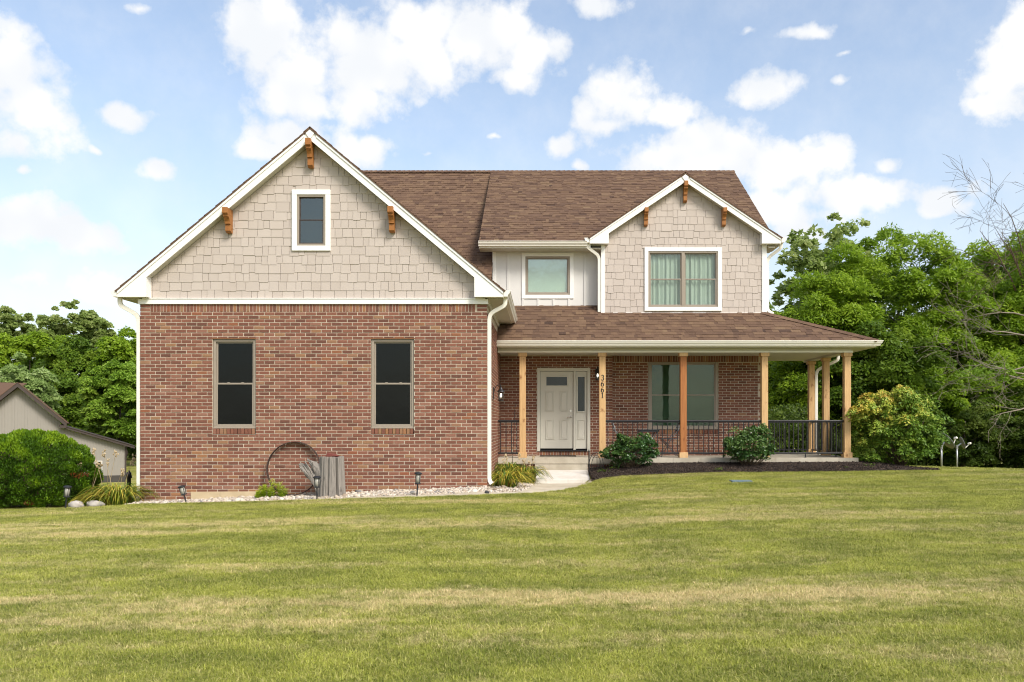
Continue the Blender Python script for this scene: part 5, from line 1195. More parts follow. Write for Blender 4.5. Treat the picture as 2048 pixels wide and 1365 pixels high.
# ---------------- bare dead tree at the right edge
def bare(mb, p, d, L, r, depth, q, curl=0.35, mn=0.004):
    k = 5; pts = [Vector(p)]; rs = [r]; d = Vector(d).normalized()
    for i in range(k):
        d = (d + Vector((q.gauss(0, curl * 0.4), q.gauss(0, curl * 0.4), q.gauss(0, curl * 0.4)))).normalized(); pts.append(pts[-1] + d * (L / k)); rs.append(max(mn, r * (1 - 0.75 * (i + 1) / k)))
    mb.tube(pts, rs, 5)
    if depth > 0:
        for _ in range(q.randint(3, 4)):
            i = q.randint(1, k); dd = (d + Vector((q.gauss(0, 0.7), q.gauss(0, 0.55), q.gauss(0, 0.65)))).normalized(); bare(mb, pts[i], dd, L * q.uniform(0.45, 0.72), rs[i] * 0.62, depth - 1, q, curl, mn)
q = random.Random(5); DT = (PX(2085, 25.5), 25.5); dz0 = gz(*DT)
dt = setp(empty('dead_tree', (*DT, dz0)), 'bare dead tree reaching twisted leafless branches in at the picture edge', 'tree')
mb = MB(); mb.tube([(DT[0], DT[1], dz0 - 0.1), (DT[0] - 0.1, 25.5, 3.5), (DT[0] - 0.2, 25.5, 6.2)], [0.2, 0.16, 0.09], 9); obj('trunk', mb, 'deadwood', dt, True)
for (z, dx, dy, dz_, L, r) in ((2.2, -1, -0.2, -0.25, 1.7, 0.028), (2.8, -1, -0.1, 0.05, 2.2, 0.034), (3.4, -1, 0.1, -0.1, 2.0, 0.03), (4.2, -1, -0.2, 0.2, 2.4, 0.034), (4.8, -1, 0.0, 0.45, 2.2, 0.03), (3.0, -1, -0.4, 0.3, 2.4, 0.03)):
    mb = MB(); bare(mb, (DT[0] - 0.12, DT[1], z), (dx, dy, dz_), L, r, 3, q); obj('branch', mb, 'deadwood', dt, True)
for (x, z, dx, dz_, L) in ((-0.3, 5.9, -0.55, 1, 2.5), (-0.2, 6.1, -0.15, 1, 2.7), (-0.35, 5.6, -0.9, 0.75, 2.2), (-0.2, 5.8, 0.3, 1, 2.4), (-0.6, 5.7, -0.2, 1, 2.4), (-0.8, 5.6, -0.35, 1, 2.1)):
    mb = MB(); bare(mb, (DT[0] + x, DT[1], z), (dx, q.uniform(-.2, .2), dz_), L, 0.028, 3, q, 0.28); obj('branch', mb, 'twig', dt, True)
V, Fq, T = crown_np(301, (DT[0] - 0.35, 25.4, 5.9), (0.45, 0.45, 1.0), 30, 60, 0.11, br=(0.3, 0.5)); arr_obj('vine_leaves', V, Fq, M['leaf_a'], dt, T)
V, Fq, T = crown_np(302, (DT[0] - 1.1, 25.6, 2.9), (1.5, 0.7, 0.45), 26, 70, 0.10, br=(0.15, 0.3)); arr_obj('vine_leaves', V, Fq, M['leaf_e'], dt, T)

# ---------------- shrubs
def shrub(name, label, lobes, mat, seed, ls, nb, nl, base, tonef=None, group=None, cat='shrub', **kw):
    r_ = setp(empty(name, base), label, cat, group); Vs, Fs, Ts, o = [], [], [], 0
    for i, (c, rad, fr) in enumerate(lobes):
        V, Fq, T = crown_np(seed + i, c, rad, int(nb * fr), nl, ls, low=-0.75, **kw); Vs.append(V); Fs.append(Fq + o); Ts.append(T); o += len(V)
    V = np.concatenate(Vs); T = np.concatenate(Ts)
    if tonef: T = np.clip(tonef(V, T), 0.01, 0.99)
    arr_obj('foliage', V, np.concatenate(Fs), M[mat], r_, T)
    mb = MB(); q = random.Random(seed)
    for (c, rad, fr) in lobes:
        for k in range(6):
            t_ = Vector(c) + Vector((q.uniform(-.7, .7) * rad[0], q.uniform(-.6, .6) * rad[1], q.uniform(0.0, .75) * rad[2])); b_ = Vector(base) + Vector((q.uniform(-.08, .08), q.uniform(-.06, .06), -0.03))
            mb.tube([b_, b_.lerp(t_, 0.5) + Vector((0, 0, -0.05)), t_], [0.014, 0.010, 0.004], 5)
    obj('stems', mb, 'twig', r_, True); return r_
def P3(px, py, Y): return (PX(px, Y), Y, PZ(py, Y))
Y1 = 20.12
shrub('shrub', 'low dark green shrub with sprawling side arms beside the garden arch, before house number post',
      [(P3(1264, 902, Y1), (0.46, 0.40, 0.40), 1.0), (P3(1222, 908, Y1), (0.26, 0.25, 0.14), 0.35), (P3(1296, 906, Y1 + .05), (0.22, 0.25, 0.13), 0.3), (P3(1285, 886, Y1), (0.25, 0.25, 0.2), 0.3), (P3(1243, 883, Y1), (0.14, 0.15, 0.2), 0.25)],
      'euon', 401, 0.055, 75, 75, (PX(1262, Y1), Y1, gz(PX(1262, Y1), Y1)), br=(0.2, 0.36))
shrub('shrub', 'dense green rounded shrub in the mulch before the fourth post from the garage',
      [(P3(1496, 895, Y1), (0.50, 0.45, 0.42), 1.0), (P3(1510, 872, Y1), (0.34, 0.3, 0.27), 0.5), (P3(1535, 903, Y1), (0.2, 0.2, 0.18), 0.25), (P3(1466, 893, Y1), (0.22, 0.22, 0.22), 0.25)],
      'euon', 411, 0.055, 85, 80, (PX(1496, Y1), Y1, gz(PX(1496, Y1), Y1)), tonef=lambda V, T: T + 0.12, br=(0.2, 0.36))
Y2 = 20.95; xb = PX(1800, Y2)
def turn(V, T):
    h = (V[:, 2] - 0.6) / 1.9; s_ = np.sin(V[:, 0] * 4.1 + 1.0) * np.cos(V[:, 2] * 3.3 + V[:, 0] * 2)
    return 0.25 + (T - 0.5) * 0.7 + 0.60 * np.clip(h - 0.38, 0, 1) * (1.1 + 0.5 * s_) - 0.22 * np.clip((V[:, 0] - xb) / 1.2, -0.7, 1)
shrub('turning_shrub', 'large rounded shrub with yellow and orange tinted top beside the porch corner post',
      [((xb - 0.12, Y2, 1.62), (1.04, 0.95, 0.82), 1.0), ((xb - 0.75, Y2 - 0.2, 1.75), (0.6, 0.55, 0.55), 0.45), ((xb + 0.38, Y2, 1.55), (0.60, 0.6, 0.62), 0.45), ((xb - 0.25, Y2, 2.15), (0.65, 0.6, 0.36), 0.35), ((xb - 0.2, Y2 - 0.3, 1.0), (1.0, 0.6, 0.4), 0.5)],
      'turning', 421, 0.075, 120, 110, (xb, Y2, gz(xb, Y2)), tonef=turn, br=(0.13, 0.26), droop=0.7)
# clipped arborvitae globe
def globe():
    q = np.random.default_rng(77); n_ = 120000; Y = 17.35; cx_, cz_ = PX(58, Y), 0.52; r0 = np.array([1.36, 1.25, 1.0])
    d = unit(q.normal(size=(n_, 3))); d = d[d[:, 2] > -0.55]; n_ = len(d)
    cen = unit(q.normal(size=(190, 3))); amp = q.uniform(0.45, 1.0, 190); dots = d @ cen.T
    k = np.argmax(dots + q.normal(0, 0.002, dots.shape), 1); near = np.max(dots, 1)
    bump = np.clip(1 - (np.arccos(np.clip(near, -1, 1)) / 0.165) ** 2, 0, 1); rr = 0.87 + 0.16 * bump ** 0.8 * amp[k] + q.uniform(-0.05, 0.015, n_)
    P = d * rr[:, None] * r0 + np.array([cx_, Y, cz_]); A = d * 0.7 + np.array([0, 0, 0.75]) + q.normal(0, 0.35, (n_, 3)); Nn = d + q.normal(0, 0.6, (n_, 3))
    ln = q.uniform(0.03, 0.065, n_); t_ = 0.16 + 0.55 * bump * amp[k] + 0.20 * d[:, 2] + q.normal(0, 0.1, n_)  # leaf tone carries painted shade: dark creases between clumps, lit top
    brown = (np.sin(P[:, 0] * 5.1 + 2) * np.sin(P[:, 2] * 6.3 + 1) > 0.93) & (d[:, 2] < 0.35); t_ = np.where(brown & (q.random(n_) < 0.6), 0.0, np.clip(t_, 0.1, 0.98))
    zmin = ground(P[:, 0], P[:, 1]) + 0.02; m_ = P[:, 2] > zmin
    r_ = setp(empty('arborvitae', (cx_, Y, gz(cx_, Y))), 'big clipped globe of bright green arborvitae before the outbuilding', 'shrub')
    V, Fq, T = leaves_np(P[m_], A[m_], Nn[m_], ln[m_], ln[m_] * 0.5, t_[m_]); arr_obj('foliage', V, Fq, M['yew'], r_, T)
    mb = MB().lathe([(0.6, 0.05), (0.86, 0.25), (0.95, 0.5), (0.82, 0.9), (0.55, 1.1), (0.2, 1.2)], (cx_, Y, 0.0), 20); obj('inner_branches', mb, 'twig', r_, True)
globe()
# strap-leaved daylilies
def daylily(label, px, Y, rad, h, n_, seed, group='daylily clumps', yel=0.5, lean=(0, 0)):
    q = random.Random(seed); x = PX(px, Y); z0 = gz(x, Y); r_ = setp(empty('daylily', (x, Y, z0)), label, 'plant', group); mb = MB()
    for i in range(n_):
        a = q.uniform(0, 6.283); rb = q.uniform(0, 0.4) * rad; p = Vector((x + rb * math.cos(a), Y + rb * 0.7 * math.sin(a), z0 - 0.01)); hh = h * q.uniform(0.55, 1.05); out = rad * q.uniform(0.35, 1.0)
        a += q.uniform(-0.6, 0.6); d = Vector((math.cos(a) + lean[0], math.sin(a) + lean[1], 0)); w = q.uniform(0.007, 0.013); s_ = Vector((-d.y, d.x, 0)).normalized() * w; pts = []
        for k in range(7):
            t_ = k / 6; pts.append(p + d * out * t_ ** 1.25 + Vector((0, 0, hh * (1.9 * t_ - 1.25 * t_ ** 2.2 * (0.9 + out / rad * 0.5)))))
        tn = q.uniform(0.3, 0.65) if q.random() > yel else (q.uniform(0.72, 1.0) if q.random() < 0.72 else q.uniform(0.0, 0.15)); o = len(mb.v)
        for k, p_ in enumerate(pts):
            f_ = (1 - (k / 6) ** 2.5) * 0.95 + 0.05; mb.v += [tuple(p_ - s_ * f_ + Vector((0, 0, w * 0.5))), tuple(p_), tuple(p_ + s_ * f_ + Vector((0, 0, w * 0.5)))]; mb.t += [min(1, max(0, tn + (0.15 * (k / 6) if tn > 0.3 else 0)))] * 3
        for k in range(6):
            for j in (0, 1): mb.f.append((o + 3 * k + j, o + 3 * k + j + 1, o + 3 * k + 3 + j + 1, o + 3 * k + 3 + j))
    obj('blades', mb, 'lily', r_, True); return r_
daylily('yellowing daylily clump spilling beside the entry walk and downspout', 1012, 17.75, 0.62, 0.52, 330, 1, yel=0.55)
daylily('green and bronze daylily clump against the concrete entry step', 1050, 19.3, 0.55, 0.58, 240, 2, yel=0.35)
daylily('leafy daylily clump in the corner behind the yellowing one, below porch slab', 1018, 19.6, 0.5, 0.62, 200, 3, yel=0.2)
daylily('broad yellow green daylily clump at the left brick corner downspout', 235, 16.75, 0.72, 0.60, 380, 4, yel=0.45)
daylily('flattened pale daylily clump between boulders and arborvitae globe', 200, 16.95, 0.55, 0.42, 220, 5, yel=0.55)
def stalks(label, px, Y, n_, h, seed, spread=0.3):
    q = random.Random(seed); x = PX(px, Y); z0 = gz(x, Y); r_ = setp(empty('dry_flower_stalks', (x, Y, z0)), label, 'plant'); mb = MB(); hd_ = MB()
    for i in range(n_):
        b = Vector((x + q.uniform(-spread, spread), Y + q.uniform(-.15, .15), z0)); hh = h * q.uniform(0.6, 1.0); t_ = b + Vector((q.uniform(-.3, .3), q.uniform(-.1, .1), hh)); mb.tube([b, b.lerp(t_, .5) + Vector((q.uniform(-.05, .05), 0, .03)), t_], [0.006, 0.005, 0.003], 5, q.random())
        for k in range(14):
            c = t_ + Vector((q.gauss(0, .018), q.gauss(0, .018), q.uniform(-0.1, 0.05))); s_ = q.uniform(.012, .022); hd_.add([c + Vector((0, 0, s_ * 1.6)), c + Vector((s_, 0, 0)), c + Vector((-s_ * .4, s_, 0)), c + Vector((-s_ * .4, -s_, 0)), c - Vector((0, 0, s_ * 1.6))], [(0, 1, 2), (0, 2, 3), (0, 3, 1), (4, 2, 1), (4, 3, 2), (4, 1, 3)], q.uniform(0.4, 1))
    obj('stalk', mb, 'drystalk', r_); obj('seed_head', hd_, 'drystalk', r_); return r_
stalks('tall dry seed stalks rising above the daylilies before the outbuilding window', 205, 17.3, 11, 1.18, 3, 0.38)
stalks('short dry stalks poking up against the porch slab corner', 1040, 19.9, 6, 0.60, 4, 0.3)
def ferny(label, px, Y, n_, h, seed, spread):
    q = random.Random(seed); x = PX(px, Y); z0 = gz(x, Y); r_ = setp(empty('ferny_plant', (x, Y, z0)), label, 'plant'); mb = MB(); P, A, Nn, L_, T = [], [], [], [], []
    for i in range(n_):
        b = Vector((x + q.uniform(-spread, spread), Y + q.uniform(-.12, .12), z0)); hh = h * q.uniform(0.45, 1.0) * (1 - 0.3 * abs(b.x - x - 0.1) / spread); t_ = b + Vector((q.uniform(-.08, .08), q.uniform(-.08, .04), hh)); mb.tube([b, t_], [0.006, 0.003], 5)
        for k in range(60):
            s_ = k / 60; p = b.lerp(t_, 0.12 + 0.88 * s_); a = k * 2.4; P.append(p + Vector((math.cos(a), math.sin(a), .3)) * .03); A.append((math.cos(a), math.sin(a), .55)); Nn.append((q.gauss(0, .4), q.gauss(0, .4), 1)); L_.append(.085 * (1.05 - 0.6 * s_)); T.append(min(.98, .25 + .5 * s_ + q.gauss(0, .12)))
    V, Fq, T = leaves_np(np.array(P), np.array(A), np.array(Nn), np.array(L_), np.array(L_) * .3, np.clip(T, .02, .98)); arr_obj('foliage', V, Fq, M['fern'], r_, T); obj('stems', mb, 'fern', r_); return r_
ferny('bright yellow green ferny plant at the foot of the rusty hoop', 541, 16.6, 17, 0.42, 6, 0.27)
for i, (px, py, Y, lab, sz) in enumerate(((1209, 945, 19.75, 'bright green weed in the mulch beside the garden arch', 0.17), (1228, 940, 20.05, 'small weed under the low dark shrub', 0.13), (1737, 945, 19.9, 'bright weed tuft in the mulch before the turning shrub', 0.15),
                                          (1692, 949, 19.75, 'tiny weed sprig in the mulch before the corner post', 0.09), (1436, 951, 19.65, 'thin weed at the mulch edge before the dense shrub', 0.12))):
    x = PX(px, Y); z0 = gz(x, Y) + 0.03; q = np.random.default_rng(50 + i); n_ = 34; a = q.uniform(0, 6.28, n_); rr = q.uniform(0.1, 1, n_) * sz
    P = np.stack([x + rr * np.cos(a), Y + rr * np.sin(a) * 0.6, z0 + q.uniform(0.1, 1, n_) * sz * 0.6], -1); A = np.stack([np.cos(a), np.sin(a), q.uniform(.3, 1.2, n_)], -1)
    V, Fq, T = leaves_np(P, A, q.normal(0, .4, (n_, 3)) + np.array([0, 0, 1]), q.uniform(.5, 1, n_) * sz * 0.7, q.uniform(.12, .22, n_) * sz, q.random(n_)); setp(arr_obj('weed', V, Fq, M['weed'], None, T), lab, 'weed', 'weeds in the mulch bed')

# ================================================================== small things by the house
# rusty hoop
hp = PX(587, 16.76); hc = (hp, 16.76, PZ(937, 16.76)); mb = MB(); nn_ = 64; rr_ = 0.523; o = 0
for i in range(nn_):
    a = 2 * math.pi * i / nn_
    for r_, dy in ((rr_, -0.045), (rr_, 0.045), (rr_ - 0.012, 0.045), (rr_ - 0.012, -0.045)):
        z_ = r_ * math.sin(a); mb.v.append((hc[0] + r_ * math.cos(a), hc[1] + dy + 0.09 * (z_ / rr_), hc[2] + z_)); mb.t.append(0.5)
for i in range(nn_):
    j = (i + 1) % nn_
    for k in range(4): mb.f.append((i * 4 + k, i * 4 + (k + 1) % 4, j * 4 + (k + 1) % 4, j * 4 + k))
setp(obj('iron_hoop', mb, 'rust'), 'large thin rusty wheel hoop leaning on the brick wall', 'hoop')
# stump
def stump():
    Y = 16.42; x = PX(664, Y); z0 = gz(x, Y) - 0.03; zt = PZ(914, Y); q = random.Random(3); n_ = 112; rows = 10; mb = MB()
    r_ = setp(empty('tree_stump', (x, Y, z0)), 'weathered grey split tree stump with broken side limb before the brick wall', 'stump')
    fr = [1 - 0.30 * math.exp(-((j - 95) / 1.1) ** 2) - 0.20 * math.exp(-((j - 82) / 1.0) ** 2) - 0.16 * math.exp(-((j - 74) / .8) ** 2) - 0.10 * (q.random() ** 2.5) - 0.02 * math.sin(j * 0.5) for j in range(n_)]
    for i in range(rows + 1):
        t_ = i / rows; R0 = 0.245 * (1.06 - 0.13 * t_ + 0.06 * (1 - t_) ** 3)
        for j in range(n_):
            a = 2 * math.pi * j / n_; rj = R0 * (fr[j] + 0.012 * math.sin(3 * t_ + j)); mb.v.append((x + rj * math.cos(a), Y + rj * 0.85 * math.sin(a), z0 + (zt - z0) * t_ + (0.012 * math.sin(a * 2) if i == rows else 0))); mb.t.append(.5)
    for i in range(rows):
        for j in range(n_): mb.f.append((i * n_ + j, i * n_ + (j + 1) % n_, (i + 1) * n_ + (j + 1) % n_, (i + 1) * n_ + j))
    mb.f.append(tuple(rows * n_ + j for j in range(n_))); obj('bole', mb, 'stump', r_)
    mb = MB(); p = lambda px, py, dy=0: Vector((PX(px, Y), Y + dy - 0.02, PZ(py, Y)))
    mb.tube([p(642, 988), p(637, 972), p(630, 958), p(620, 945), p(609, 935), p(601, 928)], [0.06, 0.075, 0.085, 0.08, 0.065, 0.03], 16)
    mb.tube([p(644, 950), p(636, 940), p(628, 931), p(621, 925), p(616, 920)], [0.10, 0.085, 0.06, 0.035, 0.01], 14); mb.tube([p(632, 968, -.04), p(620, 950, -.06), p(606, 937, -.05), p(600, 930, -.04)], [0.035, 0.04, 0.03, 0.008], 10)
    mb.tube([p(626, 946, -.05), p(619, 935, -.06), p(612, 924, -.05)], [0.03, 0.025, 0.006], 9); mb.tube([p(634, 944, -.06), p(629, 934, -.06), p(627, 926, -.05)], [0.035, 0.022, 0.006], 9)
    rr = random.Random(9); mb.v = [(a + rr.gauss(0, .010), b + rr.gauss(0, .010), c + rr.gauss(0, .012)) for a, b, c in mb.v]
    obj('broken_limb', mb, 'stump', r_)
    q = random.Random(2); mb = MB().prism([(PX(652, Y), Y - .06, zt + 0.008), (PX(676, Y), Y - .06, zt + 0.006), (PX(676, Y), Y - .06, zt + .025), (PX(668, Y), Y - .06, zt + .05), (PX(655, Y), Y - .06, zt + .072)], (0.02, 0.13, 0))
    setp(obj('stone', mb, 'redrock', bevel=0.008), 'flat dull red stone lying on the stump top', 'stone')
stump()
# solar path lights
def solar(label, px, pybase, Y, tilt, hpx):
    x = PX(px, Y); z0 = PZ(pybase, Y); r_ = setp(empty('solar_light', (x, Y, z0)), label, 'lamp', 'solar path lights'); h = hpx * Y / F
    c = (x, Y, z0)
    obj('stake', MB().lathe([(0.010, -0.06), (0.013, 0.02), (0.013, h * 0.48)], c, 8), 'blackp', r_)
    obj('base_ring', MB().lathe([(0.02, h * .47), (0.058, h * .49), (0.058, h * .52), (0.05, h * .53)], c, 16), 'blackp', r_, bevel=0.002)
    obj('lens', MB().lathe([(0.040, h * .53), (0.043, h * .7), (0.046, h * .9)], c, 16), 'frost', r_, True)
    for k in range(4):
        a = math.pi / 4 + k * math.pi / 2; obj('cage_bar', MB().tube([(x + .05 * math.cos(a), Y + .05 * math.sin(a), z0 + h * .53), (x + .056 * math.cos(a), Y + .056 * math.sin(a), z0 + h * .9)], 0.005, 5), 'blackp', r_)
    obj('cap', MB().lathe([(0.062, h * .895), (0.074, h * .905), (0.074, h * .94), (0.05, h * .985), (0.0, h)], c, 18), 'blackp', r_, bevel=0.002)
    r_.rotation_euler = (tilt[0], tilt[1], 0); return r_
solar('black solar path light standing before the arborvitae globe', 131, 1017, 16.05, (0, 0.10), 46)
solar('black solar path light tilted over beside the left brick corner', 373, 1008, 16.3, (0, -0.28), 38)
solar('black solar path light standing right before the stump', 634, 998, 15.95, (0, 0.0), 46)
solar('black solar path light alone in gravel between stump and downspout', 834, 991, 16.0, (0, 0.06), 47)
def rock(name, label, px, py, Y, s, mat, seed, group=None):
    q = np.random.default_rng(seed); x, z = PX(px, Y), PZ(py, Y); import bmesh
    bm = bmesh.new(); bmesh.ops.create_icosphere(bm, subdivisions=3, radius=1.0)
    for v in bm.verts:
        d = v.co.normalized(); f_ = 1 + 0.10 * math.sin(3 * d.x + seed) + 0.09 * math.sin(4 * d.y + 2 * seed + 2 * d.z) + 0.05 * math.sin(9 * d.x + 7 * d.z); v.co = Vector((d.x * s[0], d.y * s[1], d.z * s[2])) * f_
    me = bpy.data.meshes.new(name); bm.to_mesh(me); bm.free(); me.materials.append(M[mat]); me.polygons.foreach_set('use_smooth', [True] * len(me.polygons))
    at = me.attributes.new('tone', 'FLOAT', 'POINT'); at.data.foreach_set('value', [0.5] * len(me.vertices)); return setp(reg(bpy.data.objects.new(name, me), None, (x, Y, z)), label, 'rock', group)
rock('boulder', 'grey field boulder beside the arborvitae and solar light', 152, 1011, 16.25, (0.15, 0.12, 0.085), 'boulder', 1, 'boulders at the bed edge')
rock('boulder', 'flatter tan boulder half under the daylily blades', 192, 1009, 16.35, (0.15, 0.12, 0.08), 'boulder', 4, 'boulders at the bed edge')
rock('stone', 'round dark stone at the gravel edge by the yellowing daylily', 974, 985, 16.25, (0.05, 0.04, 0.03), 'darkstone', 2)
rock('stone', 'flat grey stone in the gravel beside the lone solar light', 826, 985, 16.2, (0.06, 0.04, 0.03), 'boulder', 6)
# black iron post ornament near the left corner
Yk = 19.0; xk = PX(258, Yk); zk = gz(xk, Yk)
r_ = setp(empty('garden_pump', (xk, Yk, zk)), 'small black iron hand pump ornament left of the brick corner', 'pump'); zt = PZ(941, Yk)
obj('pump_body', MB().lathe([(0.05, 0), (0.045, 0.1), (0.04, zt - zk - .16), (0.05, zt - zk - .14), (0.05, zt - zk - .06), (0.02, zt - zk - .03), (0.014, zt - zk)], (xk, Yk, zk), 12), 'black', r_, True)
obj('pump_spout', MB().tube([(xk, Yk, zt - .13), (xk + .06, Yk - .02, zt - .12), (xk + .07, Yk - .02, zt - .17)], 0.014, 8), 'black', r_, True)
obj('pump_handle', MB().tube([(xk, Yk, zt - .02), (xk - .05, Yk, zt - .06), (xk - .07, Yk, zt - .2)], 0.008, 6), 'black', r_, True)
# wall lanterns
def lantern(label, w, nrm, rz):
    x, y, z = w; r_ = setp(empty('wall_lantern', (0, 0, 0)), label, 'lamp', 'porch wall lanterns'); c = (0.17, 0, 0)
    obj('backplate', MB().box(0.0, 0.02, -0.045, 0.045, -0.10, 0.16), 'black', r_, bevel=0.006)
    obj('arm', MB().tube(smoothpath([(0.02, 0, 0.06), (0.05, 0, 0.17), (0.11, 0, 0.21), (0.17, 0, 0.20), (0.17, 0, 0.14)], 0.05), 0.008, 8), 'black', r_, True)
    obj('roof_cap', MB().lathe([(0.085, 0.055), (0.075, 0.075), (0.04, 0.11), (0.025, 0.145), (0.012, 0.165)], c, 14), 'black', r_)
    obj('glass', MB().lathe([(0.058, -0.125), (0.066, 0.05)], c, 14), 'clear', r_, True)
    obj('bottom_ring', MB().lathe([(0.04, -0.15), (0.064, -0.14), (0.064, -0.125)], c, 14), 'black', r_)
    for k in range(4): a = k * math.pi / 2 + .6; obj('glass_bar', MB().tube([(c[0] + .062 * math.cos(a), .062 * math.sin(a), -.127), (c[0] + .071 * math.cos(a), .071 * math.sin(a), .056)], 0.0045, 5), 'black', r_)
    obj('bulb', MB().lathe([(0.005, -0.07), (0.022, -0.05), (0.024, -0.02), (0.012, 0.02)], c, 10), 'bulb', r_, True)
    r_.location = w; r_.rotation_euler.z = rz; return r_
lantern('black wall lantern with lit bulb on garage side wall at the porch', (XR_, 18.95, PZ(789, 18.95)), None, 0.0)
lantern('black wall lantern half hidden behind the house number post', (PX(1194.5, YD), YD, PZ(750, YD)), None, -math.pi / 2)
lantern('black wall lantern on the far left garage corner, seen edge on', (XL - 0.005, 17.6, PZ(806, 17.6)), None, math.pi)
# door mat
setp(box('door_mat', PX(1080, 21.6), PX(1152, 21.6), 21.42, 21.93, ZF + 0.001, ZF + 0.018, 'mat', None, 0.004), 'dark door mat lying before the front door', 'mat')
# garden arch fence
Ya = 20.0; xa = PX(1178, Ya); za = gz(1.1, Ya) - 0.02; r_ = setp(empty('garden_fence', (xa, Ya, za)), 'black wire arch garden fence panel beside the entry landing', 'fence'); ztp = PZ(898, Ya)
obj('fence_post', MB().lathe([(0.016, 0), (0.016, ztp - za - .08), (0.024, ztp - za - .06), (0.012, ztp - za - .03), (0.002, ztp - za)], (xa, Ya, za), 8), 'black', r_)
for (hw_, top) in ((0.165, 905.5), (0.115, 911)):
    zt_ = PZ(top, Ya); cx_ = xa + 0.17; pts = [(cx_ - hw_, Ya, za)] + [(cx_ - hw_ * math.cos(math.pi * k / 14), Ya, zt_ - 0.30 + 0.30 * math.sin(math.pi * k / 14)) for k in range(15)] + [(cx_ + hw_, Ya, za)]
    obj('arch_rod', MB().tube(pts, 0.007, 6), 'black', r_, True)
for k in range(5): xx = xa + 0.085 + k * 0.04; obj('wire', MB().tube([(xx, Ya, za), (xx + 0.01 * (-1) ** k, Ya, PZ(914 + abs(k - 2) * 2.5, Ya))], 0.0025, 5), 'black', r_)
obj('cross_rod', MB().tube([(xa, Ya, za + .22), (xa + .34, Ya, za + .22)], 0.005, 5), 'black', r_)
# shepherd hook in the daylilies
Yh = 19.9; xh = PX(1023, Yh); r_ = setp(empty('shepherd_hook', (xh, Yh, gz(xh, Yh))), 'thin black shepherd hook rod standing in the daylilies by the porch', 'hook')
obj('rod', MB().tube([(xh, Yh, gz(xh, Yh)), (xh + .06, Yh, 1.5), (xh + .08, Yh, PZ(815, Yh)), (xh + .11, Yh, PZ(808, Yh)), (xh + .14, Yh, PZ(812, Yh))], 0.006, 6), 'black', r_, True)
# bistro set on the porch
def table():
    Y = 21.45; x0, x1 = PX(1275, Y), PX(1318, Y); zt = PZ(859.5, Y); r_ = setp(empty('bistro_table', ((x0 + x1) / 2, Y, ZF)), 'small dark metal bistro table on the porch before the window', 'table')
    box('table_top', x0, x1, Y - .25, Y + .25, zt - .018, zt, 'tablem', r_, .005); box('apron', x0 + .03, x1 - .03, Y - .22, Y + .22, zt - .055, zt - .02, 'tablem', r_)
    for sx in (0, 1):
        for sy in (-1, 1): xx = x0 + .06 if sx == 0 else x1 - .06; xo = x1 - .06 if sx == 0 else x0 + .06; obj('leg', MB().tube([(xx, Y + sy * .18, zt - .03), ((xx + xo) / 2 + (xx - xo) * .12, Y + sy * .19, (zt + ZF) / 2), (xo * .35 + xx * .65, Y + sy * .2, ZF + .004)], .011, 6), 'tablem', r_, True)
table()
def chair(label, px, flip, Y):
    x = PX(px, Y); zs = ZF + 0.46; s = -1 if flip else 1; r_ = setp(empty('folding_chair', (x, Y, ZF)), label, 'chair', 'bistro folding chairs'); w = .2
    box('seat', x - .20, x + .20, Y - .2, Y + .2, zs - .02, zs, 'tablem', r_, .006)
    for sy in (-1, 1):
        obj('back_leg', MB().tube([(x + s * .20, Y + sy * w, ZF + .004), (x - s * .05, Y + sy * w, zs - .02), (x - s * .22, Y + sy * w, zs + .2), (x - s * .30, Y + sy * w, ZF + .92)], .010, 6), 'chairrod', r_, True)
        obj('front_leg', MB().tube([(x - s * .24, Y + sy * w * .9, ZF + .004), (x + s * .17, Y + sy * w * .9, zs - .01)], .010, 6), 'tablem', r_, True)
    for k, zz in enumerate((.66, .74, .82, .90)): obj('back_slat', MB().box(x - s * (.235 + .08 * (zz - .66) / .26) - .006, x - s * (.235 + .08 * (zz - .66) / .26) + .006, Y - w, Y + w, ZF + zz - .02, ZF + zz + .012), 'tablem', r_)
chair('folding bistro chair left of the small table, behind the low shrub', 1247, False, 21.4); chair('folding bistro chair right of the small table, beside the streaked post', 1336, True, 21.4)
